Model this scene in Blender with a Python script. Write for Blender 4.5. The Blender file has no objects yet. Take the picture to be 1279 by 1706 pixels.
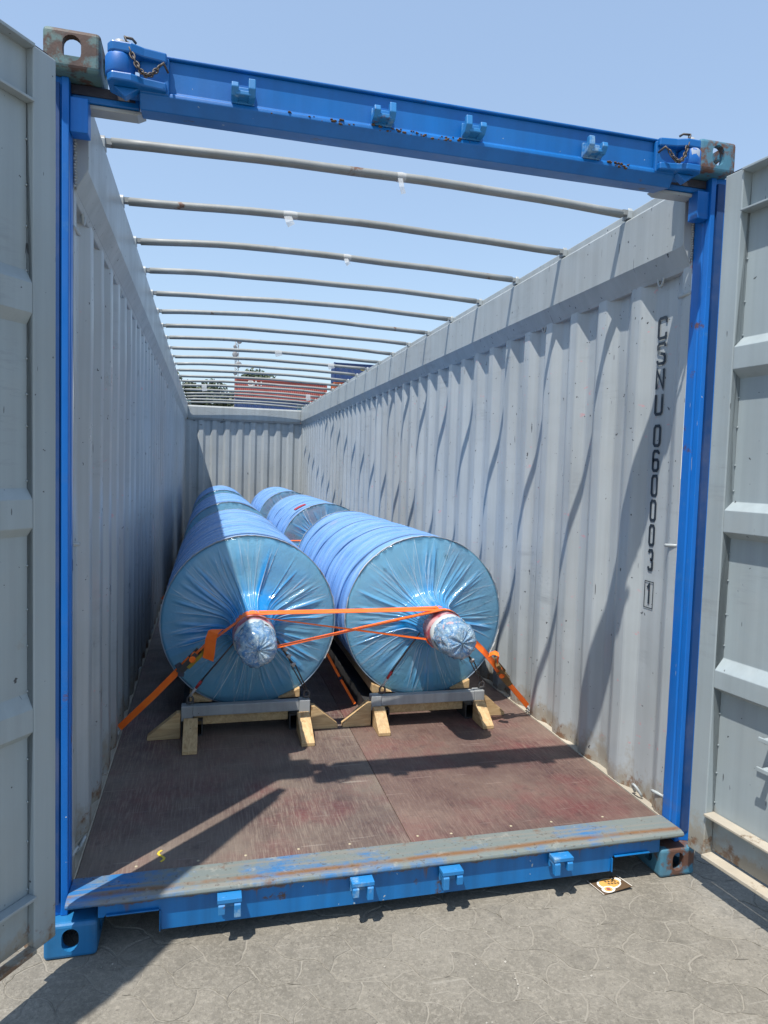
import bpy, bmesh, math, random
import numpy as np
from mathutils import Vector, Matrix
from mathutils import noise as mnoise

R = math.radians
rnd = random.Random(7)
scene = bpy.context.scene
COL = scene.collection

# ------------------------------------------------------------------ camera
cam_d = bpy.data.cameras.new('camera'); cam = bpy.data.objects.new('camera', cam_d); COL.objects.link(cam)
cam_d.sensor_fit = 'VERTICAL'; cam_d.sensor_height = 36.0; cam_d.sensor_width = 27.0
cam_d.lens = 1154.16 / 1706 * 36
cam_d.clip_start = 0.05; cam_d.clip_end = 4000
yaw, pit, rol = 0.251081524, -0.0611565225, 0.0294892948
cy, sy, cp, sp, cr, sr = math.cos(yaw), math.sin(yaw), math.cos(pit), math.sin(pit), math.cos(rol), math.sin(rol)
f_ = Vector((sy*cp, cy*cp, sp)); r_ = Vector((cy, -sy, 0)); u_ = r_.cross(f_)
r2 = cr*r_ + sr*u_; u2 = -sr*r_ + cr*u_
M = Matrix((r2, u2, -f_)).transposed().to_4x4()
M.translation = Vector((-0.728833, -2.322939, 1.610364))
cam.matrix_world = M
scene.camera = cam

# ------------------------------------------------------------------ light
SUN = Vector((-0.31, -0.30, 1.0)).normalized()
world = bpy.data.worlds.new('World'); scene.world = world; world.use_nodes = True
wn = world.node_tree.nodes; wl = world.node_tree.links
bg = wn['Background']
sky = wn.new('ShaderNodeTexSky'); sky.sky_type = 'NISHITA'; sky.sun_disc = False
sky.sun_elevation = math.asin(SUN.z); sky.sun_rotation = math.atan2(SUN.x, SUN.y)
sky.altitude = 0; sky.air_density = 1.4; sky.dust_density = 0.3; sky.ozone_density = 2.0
veil = wn.new('ShaderNodeMix'); veil.data_type = 'RGBA'; veil.inputs[0].default_value = 0.55   # thin even high haze over the whole sky
wl.new(sky.outputs[0], veil.inputs[6]); veil.inputs[7].default_value = (1.98, 2.66, 3.80, 1)
wl.new(veil.outputs[2], bg.inputs[0]); bg.inputs[1].default_value = 0.15
sun_d = bpy.data.lights.new('sun', 'SUN'); sun_d.energy = 4.4; sun_d.angle = R(0.53); sun_d.color = (1.0, 0.95, 0.87)
sun = bpy.data.objects.new('sun', sun_d); COL.objects.link(sun)
sun.rotation_euler = (-SUN).to_track_quat('-Z', 'Y').to_euler(); sun.location = (-6, -6, 18)
scene.view_settings.view_transform = 'Standard'; scene.view_settings.look = 'None'
scene.view_settings.exposure = 0.5; scene.view_settings.gamma = 1.0
scene.view_settings.use_curve_mapping = False
scene.render.engine = 'CYCLES'
scene.cycles.max_bounces = 10; scene.cycles.transparent_max_bounces = 12; scene.cycles.diffuse_bounces = 5

# ------------------------------------------------------------------ materials
class NT:
    def __init__(s, name):
        s.m = bpy.data.materials.new(name); s.m.use_nodes = True
        s.t = s.m.node_tree; s.n = s.t.nodes; s.l = s.t.links
        s.b = s.n['Principled BSDF']; s.out = s.n['Material Output']
        tc = s.n.new('ShaderNodeTexCoord'); oi = s.n.new('ShaderNodeObjectInfo')
        mul = s.n.new('ShaderNodeVectorMath'); mul.operation = 'SCALE'; mul.inputs[0].default_value = (17, 23, 31)
        s.l.new(oi.outputs['Random'], mul.inputs['Scale'])
        add = s.n.new('ShaderNodeVectorMath'); s.l.new(tc.outputs['Object'], add.inputs[0]); s.l.new(mul.outputs[0], add.inputs[1])
        s.co = add.outputs[0]; s.raw = tc.outputs['Object']; s.tc = tc; s.rand = oi.outputs['Random']
    def link(s, a, b): s.l.new(a, b)
    def map(s, sc, co=None, rot=(0, 0, 0)):
        n = s.n.new('ShaderNodeMapping'); s.link(co or s.co, n.inputs[0]); n.inputs['Scale'].default_value = sc; n.inputs['Rotation'].default_value = rot
        return n.outputs[0]
    def noise(s, scale, detail=5, rough=.55, co=None, dist=0):
        n = s.n.new('ShaderNodeTexNoise'); s.link(co or s.co, n.inputs['Vector']); n.inputs['Scale'].default_value = scale
        n.inputs['Detail'].default_value = detail; n.inputs['Roughness'].default_value = rough; n.inputs['Distortion'].default_value = dist
        return n.outputs['Fac']
    def ramp(s, fac, a, b, lo=0., hi=1.):
        n = s.n.new('ShaderNodeMapRange'); s.link(fac, n.inputs[0]); n.inputs[1].default_value = a; n.inputs[2].default_value = b
        n.inputs[3].default_value = lo; n.inputs[4].default_value = hi; n.clamp = True
        return n.outputs[0]
    def math(s, op, a, b):
        n = s.n.new('ShaderNodeMath'); n.operation = op
        for i, v in ((0, a), (1, b)):
            if hasattr(v, "links"): s.link(v, n.inputs[i])
            else: n.inputs[i].default_value = v
        return n.outputs[0]
    def mix(s, fac, a, b, mode='MIX'):
        n = s.n.new('ShaderNodeMix'); n.data_type = 'RGBA'; n.blend_type = mode
        for sock, v in ((n.inputs[0], fac), (n.inputs[6], a), (n.inputs[7], b)):
            if hasattr(v, 'links'): s.link(v, sock)
            elif isinstance(v, (tuple, list)): sock.default_value = (*v, 1) if len(v) == 3 else v
            else: sock.default_value = v
        return n.outputs[2]
    def scale(s, col, k): # multiply colour by a float socket
        n = s.n.new('ShaderNodeVectorMath'); n.operation = 'SCALE'
        if hasattr(col, 'links'): s.link(col, n.inputs[0])
        else: n.inputs[0].default_value = col
        s.link(k, n.inputs['Scale']); return n.outputs[0]
    def attr(s, name):
        n = s.n.new('ShaderNodeAttribute'); n.attribute_name = name; return n.outputs['Fac']
    def sep(s, co=None):
        n = s.n.new('ShaderNodeSeparateXYZ'); s.link(co or s.raw, n.inputs[0]); return n.outputs
    def comb(s, x, y, z):
        n = s.n.new('ShaderNodeCombineXYZ')
        for i, v in enumerate((x, y, z)):
            if hasattr(v, "links"): s.link(v, n.inputs[i])
            else: n.inputs[i].default_value = v
        return n.outputs[0]
    def bump(s, h, dist=.002, st=.5):
        n = s.n.new('ShaderNodeBump'); s.link(h, n.inputs['Height']); n.inputs['Distance'].default_value = dist; n.inputs['Strength'].default_value = st
        s.link(n.outputs[0], s.b.inputs['Normal']); return n.outputs[0]
    def fin(s, col=None, rough=.5, metal=0., spec=None):
        if col is not None:
            if hasattr(col, 'links'): s.link(col, s.b.inputs['Base Color'])
            else: s.b.inputs['Base Color'].default_value = (*col, 1)
        if hasattr(rough, 'links'): s.link(rough, s.b.inputs['Roughness'])
        else: s.b.inputs['Roughness'].default_value = rough
        s.b.inputs['Metallic'].default_value = metal
        if spec is not None: s.b.inputs['Specular IOR Level'].default_value = spec
        return s.m

def paint(name, col, rough=.4, var=.12, streak=.1, dirt=.25, dirtcol=(.28, .25, .2), rust=.0, rustcol=(.16, .055, .02), chips=.0, chipcol=(.03, .03, .035), wear=0., wearcol=(.4, .42, .42), bump=.25, pink=0., runs=None, foot=None, smudge=0.):
    t = NT(name)
    big = t.ramp(t.noise(1.6, 5), .3, .7, 1 - var, 1 + var * .6)
    c = t.scale(col, big)
    st = t.ramp(t.noise(1, 5, .6, t.map((16, 16, .45))), .35, .7, 1 + streak * .5, 1 - streak)
    c = t.scale(c, st)
    d = t.ramp(t.noise(3.1, 8, .68), .48, .78, 0, dirt)
    c = t.mix(d, c, dirtcol)
    if pink:
        c = t.mix(t.math('MULTIPLY', t.ramp(t.noise(24, 2, .4, t.map((1, .8, 1.8))), .70, .74, 0, pink), t.ramp(t.noise(3, 2), .5, .56)), c, (.58, .26, .28))
    if wear:
        c = t.mix(t.ramp(t.noise(6, 9, .7), .58 - wear * .2, .72 - wear * .2, 0, 1), c, wearcol)
    if rust:
        rm = t.ramp(t.noise(5.5, 9, .7), .66 - rust * .22, .70 - rust * .2, 0, .95)
        rc = t.mix(t.noise(30, 4), rustcol, (rustcol[0]*.35, rustcol[1]*.4, rustcol[2]*.5))
        c = t.mix(rm, c, rc)
    if foot is not None:   # splashed dirt and rust along the bottom edge
        g_ = t.ramp(t.sep(t.raw)[2], foot, foot + .22, .34, 0)
        c = t.mix(t.ramp(t.math('ADD', t.noise(6, 7, .7), g_), .66, .80, 0, .75), c, (.27, .23, .17))
        c = t.mix(t.ramp(t.math('ADD', t.noise(11, 7, .75), g_), .82, .90, 0, .85), c, (.17, .085, .04))
    if smudge:   # rubbed dark handling marks
        m_ = t.math('MULTIPLY', t.ramp(t.noise(2.3, 3, .5), .56, .70), t.ramp(t.noise(1, 6, .75, t.map((3, 3, 22), rot=(.25, 0, 0))), .50, .70, 0, smudge))
        c = t.mix(m_, c, (.13, .14, .15))
    if runs is not None:   # rust washed down from an upper edge at height `runs`
        z_ = t.sep(t.raw)[2]
        g_ = t.ramp(z_, runs - .075, runs, 0, 1)
        n_ = t.noise(1, 5, .7, t.map((26, 26, 1.2)))
        c = t.mix(t.ramp(t.math('ADD', n_, t.math('MULTIPLY', g_, .22)), .74, .86, 0, .8), c, (.13, .07, .035))
        c = t.mix(t.ramp(t.math('ADD', t.noise(12, 6, .7), t.math('MULTIPLY', t.ramp(z_, runs - .016, runs, 0, 1), .3)), .68, .78, 0, .9), c, (.10, .06, .035))
    if chips:
        cm = t.ramp(t.noise(38, 3, .5), .76 - chips * .1, .77 - chips * .1, 0, .9)
        c = t.mix(cm, c, chipcol)
        sc = t.ramp(t.noise(1, 2, .4, t.map((4, 70, 9), rot=(.5, 0, 0))), .765 - chips*.03, .775 - chips*.03, 0, .7)
        c = t.mix(sc, c, chipcol)
    rr = t.ramp(t.noise(4, 6), .3, .7, rough - .07, rough + .13)
    t.bump(t.math('ADD', t.noise(9, 4), t.math('MULTIPLY', t.noise(160, 3), .12)), .004, bump)
    return t.fin(c, rr)

GREY = paint('grey_container_paint', (.375, .41, .425), .34, .1, .12, .25, (.34, .34, .32), chips=.5, pink=.6, foot=.18, smudge=.45)
GREYD = paint('grey_door_paint', (.30, .35, .37), .36, .09, .10, .24, (.36, .35, .31), chips=.3, foot=.15, smudge=.5)
GREYR = paint('grey_rail_paint', (.35, .38, .385), .38, .08, .12, .3, (.33, .31, .28), chips=.6, smudge=.5)
BLUE = paint('blue_frame_paint', (.001, .135, .50), .40, .14, .14, .16, (.03, .16, .38), chips=.15, chipcol=(.5, .52, .5), rust=.10, smudge=.4, wear=-.14, wearcol=(.06, .20, .42))
BLUEH = paint('blue_header_paint', (.001, .125, .41), .38, .12, .1, .15, (.02, .11, .24), rust=.15, rustcol=(.10, .055, .03))
def m_header():
    m = paint('header_beam_paint', (.001, .125, .41), .38, .14, .12, .2, (.02, .12, .26), rust=.12, rustcol=(.10, .055, .03), chips=.1, chipcol=(.35, .42, .48))
    return m
HEADM = m_header()
BLUES = paint('blue_sill_paint', (.002, .14, .40), .42, .15, .22, .26, (.05, .15, .24), rust=.16, rustcol=(.11, .06, .03), runs=.16, chips=.2, chipcol=(.4, .45, .45))
LUG = paint('blue_lug_paint', (.015, .19, .48), .45, .15, .05, .3, (.1, .2, .26), rust=.2, wear=.22, wearcol=(.32, .44, .5))
CAST = paint('casting_teal_paint', (.075, .155, .165), .6, .25, .1, .7, (.17, .16, .10), rust=.86, rustcol=(.10, .045, .03), chips=.2, chipcol=(.05, .18, .36), bump=.8)
CASTR = paint('casting_rusty_paint', (.05, .17, .25), .6, .25, .1, .6, (.17, .13, .09), rust=.6, rustcol=(.17, .07, .035), bump=.7)
CASTB = paint('casting_blue_paint', (.012, .14, .33), .5, .25, .2, .45, (.14, .15, .13), rust=.42, rustcol=(.16, .08, .04), bump=.5)
BOWM = paint('galvanised_bow', (.27, .28, .27), .5, .25, .1, .6, (.17, .16, .13), rust=.10, bump=.5)
DIRTY = paint('dusty_ledge', (.42, .38, .31), .8, .25, .1, .6, (.5, .42, .3), rust=.3, rustcol=(.2, .12, .06), bump=.8)
SKID = paint('skid_steel', (.035, .036, .038), .5, .25, .2, .4, (.06, .055, .05))  # steel darkened in its colour to stand for shadow between the rollers
STEEL = paint('cradle_steel', (.33, .35, .36), .38, .25, .2, .4, (.1, .1, .1), chips=.3, bump=.3)
DARKST = paint('dark_steel', (.06, .06, .062), .45, .3, .1, .4, (.1, .06, .03), rust=.4)
GALV = paint('bright_hardware', (.42, .42, .42), .35, .3, .1, .4, (.12, .1, .08))
RATCH = paint('ratchet_brass', (.16, .095, .03), .38, .35, .1, .5, (.05, .03, .02), bump=.4)
REDSL = paint('red_sleeve', (.42, .02, .025), .4)
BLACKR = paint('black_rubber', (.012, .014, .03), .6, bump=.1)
NAVYSH = paint('post_shade_blue', (.001, .05, .19), .6, bump=.1)  # frame blue darkened to stand for shade at the post front
YELLOW = paint('yellow_paint', (.6, .45, .04), .6)
INK = paint('number_ink', (.012, .022, .035), .55, .1, .1, .1, (.2, .2, .2), wear=-.1, wearcol=(.3, .33, .33))
WHITE = paint('white_tape', (.48, .52, .52), .35, .2, 0, .4, (.3, .42, .5))
PRINT = paint('white_lettering', (.7, .7, .68), .6)

def m_sill_top():
    t = NT('worn_shaded_sill_top')
    P_ = t.sep(t.raw)
    c = t.mix(t.ramp(t.math('ADD', t.noise(2.6, 9, .72), t.ramp(P_[0], -1.2, -.2, -.13, .03)), .39, .52), (.02, .145, .36), (.155, .18, .17))  # wear patches, biased bluer to the left to paint in the shade there
    c = t.mix(t.ramp(t.noise(1, 7, .65, t.map((1.4, 34, 8))), .50, .60, 0, .8), c, (.20, .19, .165))
    # the rust line that the door seal wears into the plate near its front lip
    e = t.ramp(t.math('ABSOLUTE', t.math('SUBTRACT', t.math('ADD', P_[1], t.math('MULTIPLY', t.noise(3, 3), .03)), .040), 0), .004, .020, 1, 0)
    c = t.mix(t.math('MULTIPLY', e, t.ramp(t.noise(5, 6, .7), .36, .55)), c, (.19, .10, .045))
    c = t.mix(t.ramp(t.noise(9, 8, .72), .60, .68, 0, .8), c, (.15, .09, .055))
    c = t.mix(t.ramp(t.noise(14, 7, .7), .60, .72, 0, .7), c, (.33, .32, .28))
    c = t.mix(t.ramp(t.noise(60, 5), .62, .66, 0, .6), c, (.07, .05, .035))
    t.bump(t.noise(40, 6), .003, .6); return t.fin(c, .58)
SILLTOP = m_sill_top()

def m_floor():
    t = NT('worn_plywood_floor')
    c = t.mix(t.ramp(t.noise(1.9, 7, .65), .38, .60), (.072, .042, .039), (.132, .100, .082))
    c = t.mix(t.ramp(t.noise(2.6, 4, .6), .50, .68, 0, .65), c, (.145, .040, .042))
    zone = t.ramp(t.noise(1.3, 5, .6), .34, .6, .3, 1)
    g1 = t.ramp(t.noise(1, 6, .75, t.map((170, 9, 1), rot=(0, 0, .05))), .47, .64, 0, .8)
    g2 = t.ramp(t.noise(1, 6, .75, t.map((12, 190, 1), rot=(0, 0, -.04))), .52, .70, 0, .4)
    c = t.mix(t.math('MULTIPLY', g1, zone), c, (.235, .185, .148))
    c = t.mix(t.math('MULTIPLY', g2, zone), c, (.22, .18, .15))
    c = t.mix(t.ramp(t.noise(1.2, 7, .65), .46, .66, 0, .6), c, (.195, .158, .126))
    c = t.mix(t.ramp(t.noise(16, 7, .75), .56, .68, 0, .45), c, (.045, .032, .032))
    for k, (sc, rt) in enumerate((((3, 75, 1), .7), ((2.2, 60, 1), 1.35), ((4, 90, 1), -.5))):
        m_ = t.ramp(t.noise(1, 2, .3, t.map(sc, rot=(0, 0, rt))), .745, .760, 0, .4); c = t.mix(m_, c, (.32, .28, .24))
    c = t.mix(t.ramp(t.noise(9, 7, .82), .64, .72, 0, .6), c, (.34, .30, .26))
    c = t.mix(t.ramp(t.noise(4.5, 7, .75), .60, .72, 0, .5), c, (.05, .035, .034))
    c = t.mix(t.ramp(t.sep(t.raw)[0], .05, .06, 0, .55), c, (1.0, .78, .78), 'MULTIPLY')   # the right-hand boards are the redder ones
    h = t.math('ADD', t.noise(1, 4, .6, t.map((90, 6, 1))), t.noise(45, 5))
    t.bump(h, .0022, .6)
    return t.fin(c, t.ramp(t.noise(6, 5), .3, .7, .45, .66))
FLOOR = m_floor()

def m_wood():
    t = NT('raw_pine')
    s = t.sep(t.co)
    g = t.noise(1, 5, .6, t.map((45, 4, 45)), 1.2)
    c = t.mix(t.ramp(g, .3, .72), (.62, .45, .24), (.36, .215, .09))
    c = t.mix(t.ramp(t.noise(11, 2), .70, .74, 0, .8), c, (.17, .08, .03))
    c = t.mix(t.ramp(t.noise(5, 5), .5, .75, 0, .4), c, (.26, .2, .13))
    t.bump(g, .001, .4); return t.fin(c, .68)
WOOD = m_wood()

def m_strap():
    t = NT('orange_webbing')
    c = t.mix(t.ramp(t.noise(14, 4), .35, .7), (1.0, .19, .016), (.92, .14, .010))
    c = t.mix(t.ramp(t.noise(6, 6), .62, .8, 0, .4), c, (.25, .06, .02))
    t.bump(t.noise(420, 1), .0006, .6); return t.fin(c, .55)
STRAP = m_strap()

def m_film_body():
    t = NT('blue_stretch_film')
    s = t.sep(t.co)
    w = t.math('ADD', s[1], t.math('MULTIPLY', s[0], .10))
    w = t.math('ADD', w, t.math('MULTIPLY', t.noise(2.2, 3), .10))
    bands = t.noise(9, 2, .5, t.comb(0., w, 0.))
    thin = t.noise(42, 3, .6, t.comb(3., w, 0.))
    fine = t.noise(1, 5, .7, t.comb(t.math('MULTIPLY', s[0], 5.), t.math('MULTIPLY', w, 120.), t.math('MULTIPLY', s[2], 5.)))
    c = t.mix(t.ramp(bands, .35, .65), (.105, .265, .57), (.18, .36, .67))
    c = t.mix(t.ramp(thin, .60, .68, 0, .6), c, (.05, .14, .42))
    c = t.mix(t.ramp(fine, .52, .70, 0, .6), c, (.36, .49, .74))
    c = t.mix(t.ramp(t.noise(5, 6, .6, t.map((1, 5, 1))), .52, .75, 0, .6), c, (.36, .48, .72))
    c = t.mix(t.ramp(t.noise(3, 3), .66, .74, 0, .25), c, (.40, .22, .38))
    t.bump(t.math('ADD', t.math('ADD', t.noise(1, 6, .6, t.map((6, 60, 6))), fine), t.math('MULTIPLY', thin, .6)), .004, .6)
    m = t.fin(c, t.ramp(t.noise(8, 5), .35, .65, .20, .40)); t.b.inputs['Coat Weight'].default_value = .3; t.b.inputs['Coat Roughness'].default_value = .12
    return m
FILM = m_film_body()

def m_end_film():
    t = NT('gathered_end_film')
    fold = t.attr('fold'); crease = t.attr('crease')
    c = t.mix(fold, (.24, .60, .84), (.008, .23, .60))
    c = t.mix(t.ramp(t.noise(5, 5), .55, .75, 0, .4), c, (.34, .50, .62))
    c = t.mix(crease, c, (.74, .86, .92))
    t.bump(t.math('ADD', t.noise(11, 6, .65, dist=1.2), t.math('MULTIPLY', t.noise(60, 4, .6), .25)), .010, .55)
    t.fin(c, .10); t.b.inputs['Coat Weight'].default_value = .9; t.b.inputs['Coat Roughness'].default_value = .06
    t.b.inputs['Specular IOR Level'].default_value = .8
    tr = t.n.new('ShaderNodeBsdfTransparent'); tr.inputs[0].default_value = (.55, .78, .93, 1)
    mx = t.n.new('ShaderNodeMixShader'); f = t.math('MAXIMUM', t.ramp(fold, 0, 1, .34, .94), t.math('MULTIPLY', crease, .95)); t.link(f, mx.inputs[0]); t.link(tr.outputs[0], mx.inputs[1]); t.link(t.b.outputs[0], mx.inputs[2])
    t.link(mx.outputs[0], t.out.inputs[0]); return t.m
EFILM = m_end_film()

def m_bulb():
    t = NT('crumpled_clear_wrap')
    n = t.noise(16, 6, .7, dist=1.5)
    c = t.mix(t.ramp(n, .38, .6), (.07, .24, .52), (.36, .51, .62))
    c = t.mix(t.ramp(t.noise(30, 6, .75, dist=2.5), .54, .62, 0, .85), c, (.70, .75, .78))
    c = t.mix(t.ramp(t.noise(18, 5, .7, dist=2), .62, .68, 0, .4), c, (.12, .15, .18))
    t.bump(t.noise(28, 6, .75, dist=1.5), .02, .9)
    t.b.inputs['Coat Weight'].default_value = 1; t.b.inputs['Coat Roughness'].default_value = .05
    return t.fin(c, .15)
BULB = m_bulb()

def m_disc():
    t = NT('roller_end_plate')
    c = t.mix(t.ramp(t.noise(3.3, 6), .4, .65), (.38, .42, .44), (.56, .58, .60))
    c = t.mix(t.ramp(t.noise(2.0, 4), .55, .64, 0, .6), c, (.42, .20, .22))
    return t.fin(c, .4)
DISC = m_disc()
def m_discr():
    t = NT('roller_end_plate_primer')
    c = t.mix(t.ramp(t.noise(3.3, 6), .4, .65), (.52, .06, .09), (.42, .20, .25)); return t.fin(c, .4)
DISCR = m_discr()
def m_label():
    t = NT('printed_collar')
    s = t.sep(t.raw)
    c = t.mix(t.ramp(t.noise(22, 3), .45, .55), (.36, .06, .07), (.52, .30, .30)); return t.fin(c, .3)
COLLAR = m_label()

def m_paver():
    t = NT('dusty_concrete_paver')
    c = t.mix(t.ramp(t.noise(2.5, 7, .65, t.tc.outputs['Object']), .35, .68), (.150, .137, .112), (.222, .204, .170))
    c = t.mix(t.ramp(t.noise(70, 6, .85), .47, .62, 0, .7), c, (.30, .275, .23))
    c = t.mix(t.ramp(t.noise(95, 4, .8), .56, .66, 0, .7), c, (.085, .076, .062))
    c = t.mix(t.ramp(t.noise(11, 6, .75, t.raw), .52, .66, 0, .45), c, (.115, .105, .088))
    for rt in (.3, -.6, 1.2): c = t.mix(t.ramp(t.noise(1, 3, .4, t.map((4, 60, 1), t.raw, rot=(0, 0, rt))), .69, .72, 0, .45), c, (.30, .28, .24))
    c = t.mix(t.ramp(t.noise(4.5, 6, .7, t.raw), .62, .74, 0, .6), c, (.12, .115, .10))
    c = t.mix(t.ramp(t.noise(13, 7, .82, t.raw), .70, .75, 0, .85), c, (.55, .54, .50))
    k = t.ramp(t.rand, 0, 1, .93, 1.06); c = t.scale(c, k)
    t.bump(t.math('ADD', t.noise(35, 6, .7), t.math('MULTIPLY', t.noise(190, 4, .7), .5)), .005, .75)
    return t.fin(c, .85)
PAVER = m_paver()
def m_ground():
    t = NT('sandy_yard_ground')
    c = t.mix(t.noise(3, 7, .7), (.21, .192, .16), (.28, .26, .22))
    c = t.mix(t.ramp(t.noise(90, 5, .7), .5, .7, 0, .4), c, (.36, .34, .30))
    t.bump(t.noise(120, 5), .003, .5); return t.fin(c, .9)
GROUND = m_ground()
def m_leaf(nm, a, b):
    t = NT(nm); c = t.mix(t.noise(1.3, 4), a, b); return t.fin(c, .6)
LEAF = m_leaf('leaf_dark', (.02, .04, .015), (.06, .085, .035)); BARK = paint('bark', (.09, .065, .045), .9)
RED = paint('hazed_red_container', (.35, .08, .065), .55, .15, .2, .3, (.3, .16, .13)); NAVY = paint('navy_container', (.012, .045, .16), .5); ORNG = paint('orange_container', (.42, .10, .035), .5)  # red lightened in its colour to imitate distance haze
CARD = paint('brown_card', (.10, .06, .03), .7); CARDW = paint('card_white', (.75, .72, .66), .6); CARDO = paint('card_orange', (.70, .38, .10), .6); CARDR = paint('card_maroon', (.30, .07, .06), .6)
MASTM = paint('mast_steel', (.25, .26, .28), .5)
def m_clear():
    t = NT('clear_tape'); t.fin((.8, .8, .78), .15)
    tr = t.n.new('ShaderNodeBsdfTransparent'); mx = t.n.new('ShaderNodeMixShader'); mx.inputs[0].default_value = .45
    t.link(tr.outputs[0], mx.inputs[1]); t.link(t.b.outputs[0], mx.inputs[2]); t.link(mx.outputs[0], t.out.inputs[0]); return t.m
TAPE = m_clear()

# ------------------------------------------------------------------ mesh builder
class MB:
    def __init__(s): s.v = []; s.f = []; s.sm = []; s.mi = []
    def add(s, vs, fs, smooth=False, mi=0):
        o = len(s.v); s.v += [tuple(v) for v in vs]
        for f in fs: s.f.append([o + i for i in f]); s.sm.append(smooth); s.mi.append(mi)
        return s
    def box(s, x0, x1, y0, y1, z0, z1, mi=0, T=None):
        vs = [(x, y, z) for z in (z0, z1) for y in (y0, y1) for x in (x0, x1)]
        if T: vs = [T(*v) for v in vs]
        return s.add(vs, [(0, 2, 3, 1), (4, 5, 7, 6), (0, 1, 5, 4), (2, 6, 7, 3), (0, 4, 6, 2), (1, 3, 7, 5)], mi=mi)
    def prism(s, poly, fn, a, b, smooth=False, mi=0):   # poly of (p,q); fn(p,q,w)->xyz ; w from a to b
        n = len(poly)
        vs = [fn(p, q, a) for p, q in poly] + [fn(p, q, b) for p, q in poly]
        fs = [tuple(range(n - 1, -1, -1)), tuple(range(n, 2*n))] + [(i, (i+1) % n, n + (i+1) % n, n + i) for i in range(n)]
        return s.add(vs, fs, smooth, mi)
    def tube(s, pts, r, seg=8, closed=False, smooth=True, caps=True, mi=0):
        pts = [Vector(p) for p in pts]; n = len(pts); rr = r if isinstance(r, (list, tuple)) else [r]*n
        vs = []; fs = []; up = None
        for i, p in enumerate(pts):
            a = pts[(i-1) % n] if (closed or i > 0) else p; b = pts[(i+1) % n] if (closed or i < n-1) else p
            d = (b - a).normalized()
            if up is None:
                up = d.cross(Vector((0, 0, 1)) if abs(d.z) < .9 else Vector((1, 0, 0))).normalized()
            up = (up - d * up.dot(d)).normalized(); w = d.cross(up)
            for k in range(seg):
                t = 2*math.pi*k/seg; vs.append(p + (up*math.cos(t) + w*math.sin(t)) * rr[i])
        m = n if closed else n - 1
        for i in range(m):
            for k in range(seg):
                a, b = i*seg + k, i*seg + (k+1) % seg; c, d = ((i+1) % n)*seg + (k+1) % seg, ((i+1) % n)*seg + k
                fs.append((a, b, c, d))
        o = len(s.v); s.add(vs, fs, smooth, mi)
        if not closed and caps:
            s.f.append([o + k for k in range(seg-1, -1, -1)]); s.sm.append(False); s.mi.append(mi)
            s.f.append([o + (n-1)*seg + k for k in range(seg)]); s.sm.append(False); s.mi.append(mi)
        return s
    def ribbon(s, pts, wdir, w, th=.003, mi=0):  # pts polyline, wdir list or single
        pts = [Vector(p) for p in pts]; n = len(pts)
        W = [Vector(x).normalized() for x in (wdir if isinstance(wdir, list) else [wdir]*n)]
        vs = []
        for i, p in enumerate(pts):
            d = (pts[min(i+1, n-1)] - pts[max(i-1, 0)]).normalized(); wv = (W[i] - d*W[i].dot(d)).normalized(); nn = d.cross(wv)
            for a, b in ((-1, -1), (1, -1), (1, 1), (-1, 1)): vs.append(p + wv*(a*w/2) + nn*(b*th/2))
        fs = [(0, 1, 2, 3), tuple((n-1)*4 + k for k in (3, 2, 1, 0))]
        for i in range(n-1):
            for k in range(4): fs.append((i*4 + k, (i+1)*4 + k, (i+1)*4 + (k+1) % 4, i*4 + (k+1) % 4))
        return s.add(vs, fs, False, mi)
    def lathe(s, prof, seg=64, axis='y', c=(0, 0, 0), fn=None, smooth=True, mi=0): # prof (r, h) along -? axis
        vs = []; n = len(prof)
        for r, h in prof:
            for k in range(seg):
                t = 2*math.pi*k/seg; rr = r; hh = h
                if fn: rr, hh = fn(r, h, t)
                if axis == 'y': vs.append((c[0] + rr*math.cos(t), c[1] + hh, c[2] + rr*math.sin(t)))
                else: vs.append((c[0] + rr*math.cos(t), c[1] + rr*math.sin(t), c[2] + hh))
        fs = [(i*seg + k, i*seg + (k+1) % seg, (i+1)*seg + (k+1) % seg, (i+1)*seg + k) for i in range(n-1) for k in range(seg)]
        return s.add(vs, fs, smooth, mi)
    def build(s, name, mat, parent=None, bevel=0, fixn=True, solid=0, label=None):
        me = bpy.data.meshes.new(name); me.from_pydata(s.v, [], s.f)
        for m in (mat if isinstance(mat, list) else [mat]): me.materials.append(m)
        me.polygons.foreach_set('use_smooth', s.sm); me.polygons.foreach_set('material_index', s.mi)
        if fixn:
            bm = bmesh.new(); bm.from_mesh(me); bmesh.ops.recalc_face_normals(bm, faces=bm.faces); bm.to_mesh(me); bm.free()
        o = bpy.data.objects.new(name, me); COL.objects.link(o)
        if parent: o.parent = parent
        if bevel:
            b = o.modifiers.new('bevel', 'BEVEL'); b.width = bevel; b.segments = 2; b.limit_method = 'ANGLE'; b.angle_limit = R(40)
        if solid:
            b = o.modifiers.new('solid', 'SOLIDIFY'); b.thickness = solid; b.offset = 0
        if label: o['label'] = label
        return o

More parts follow.
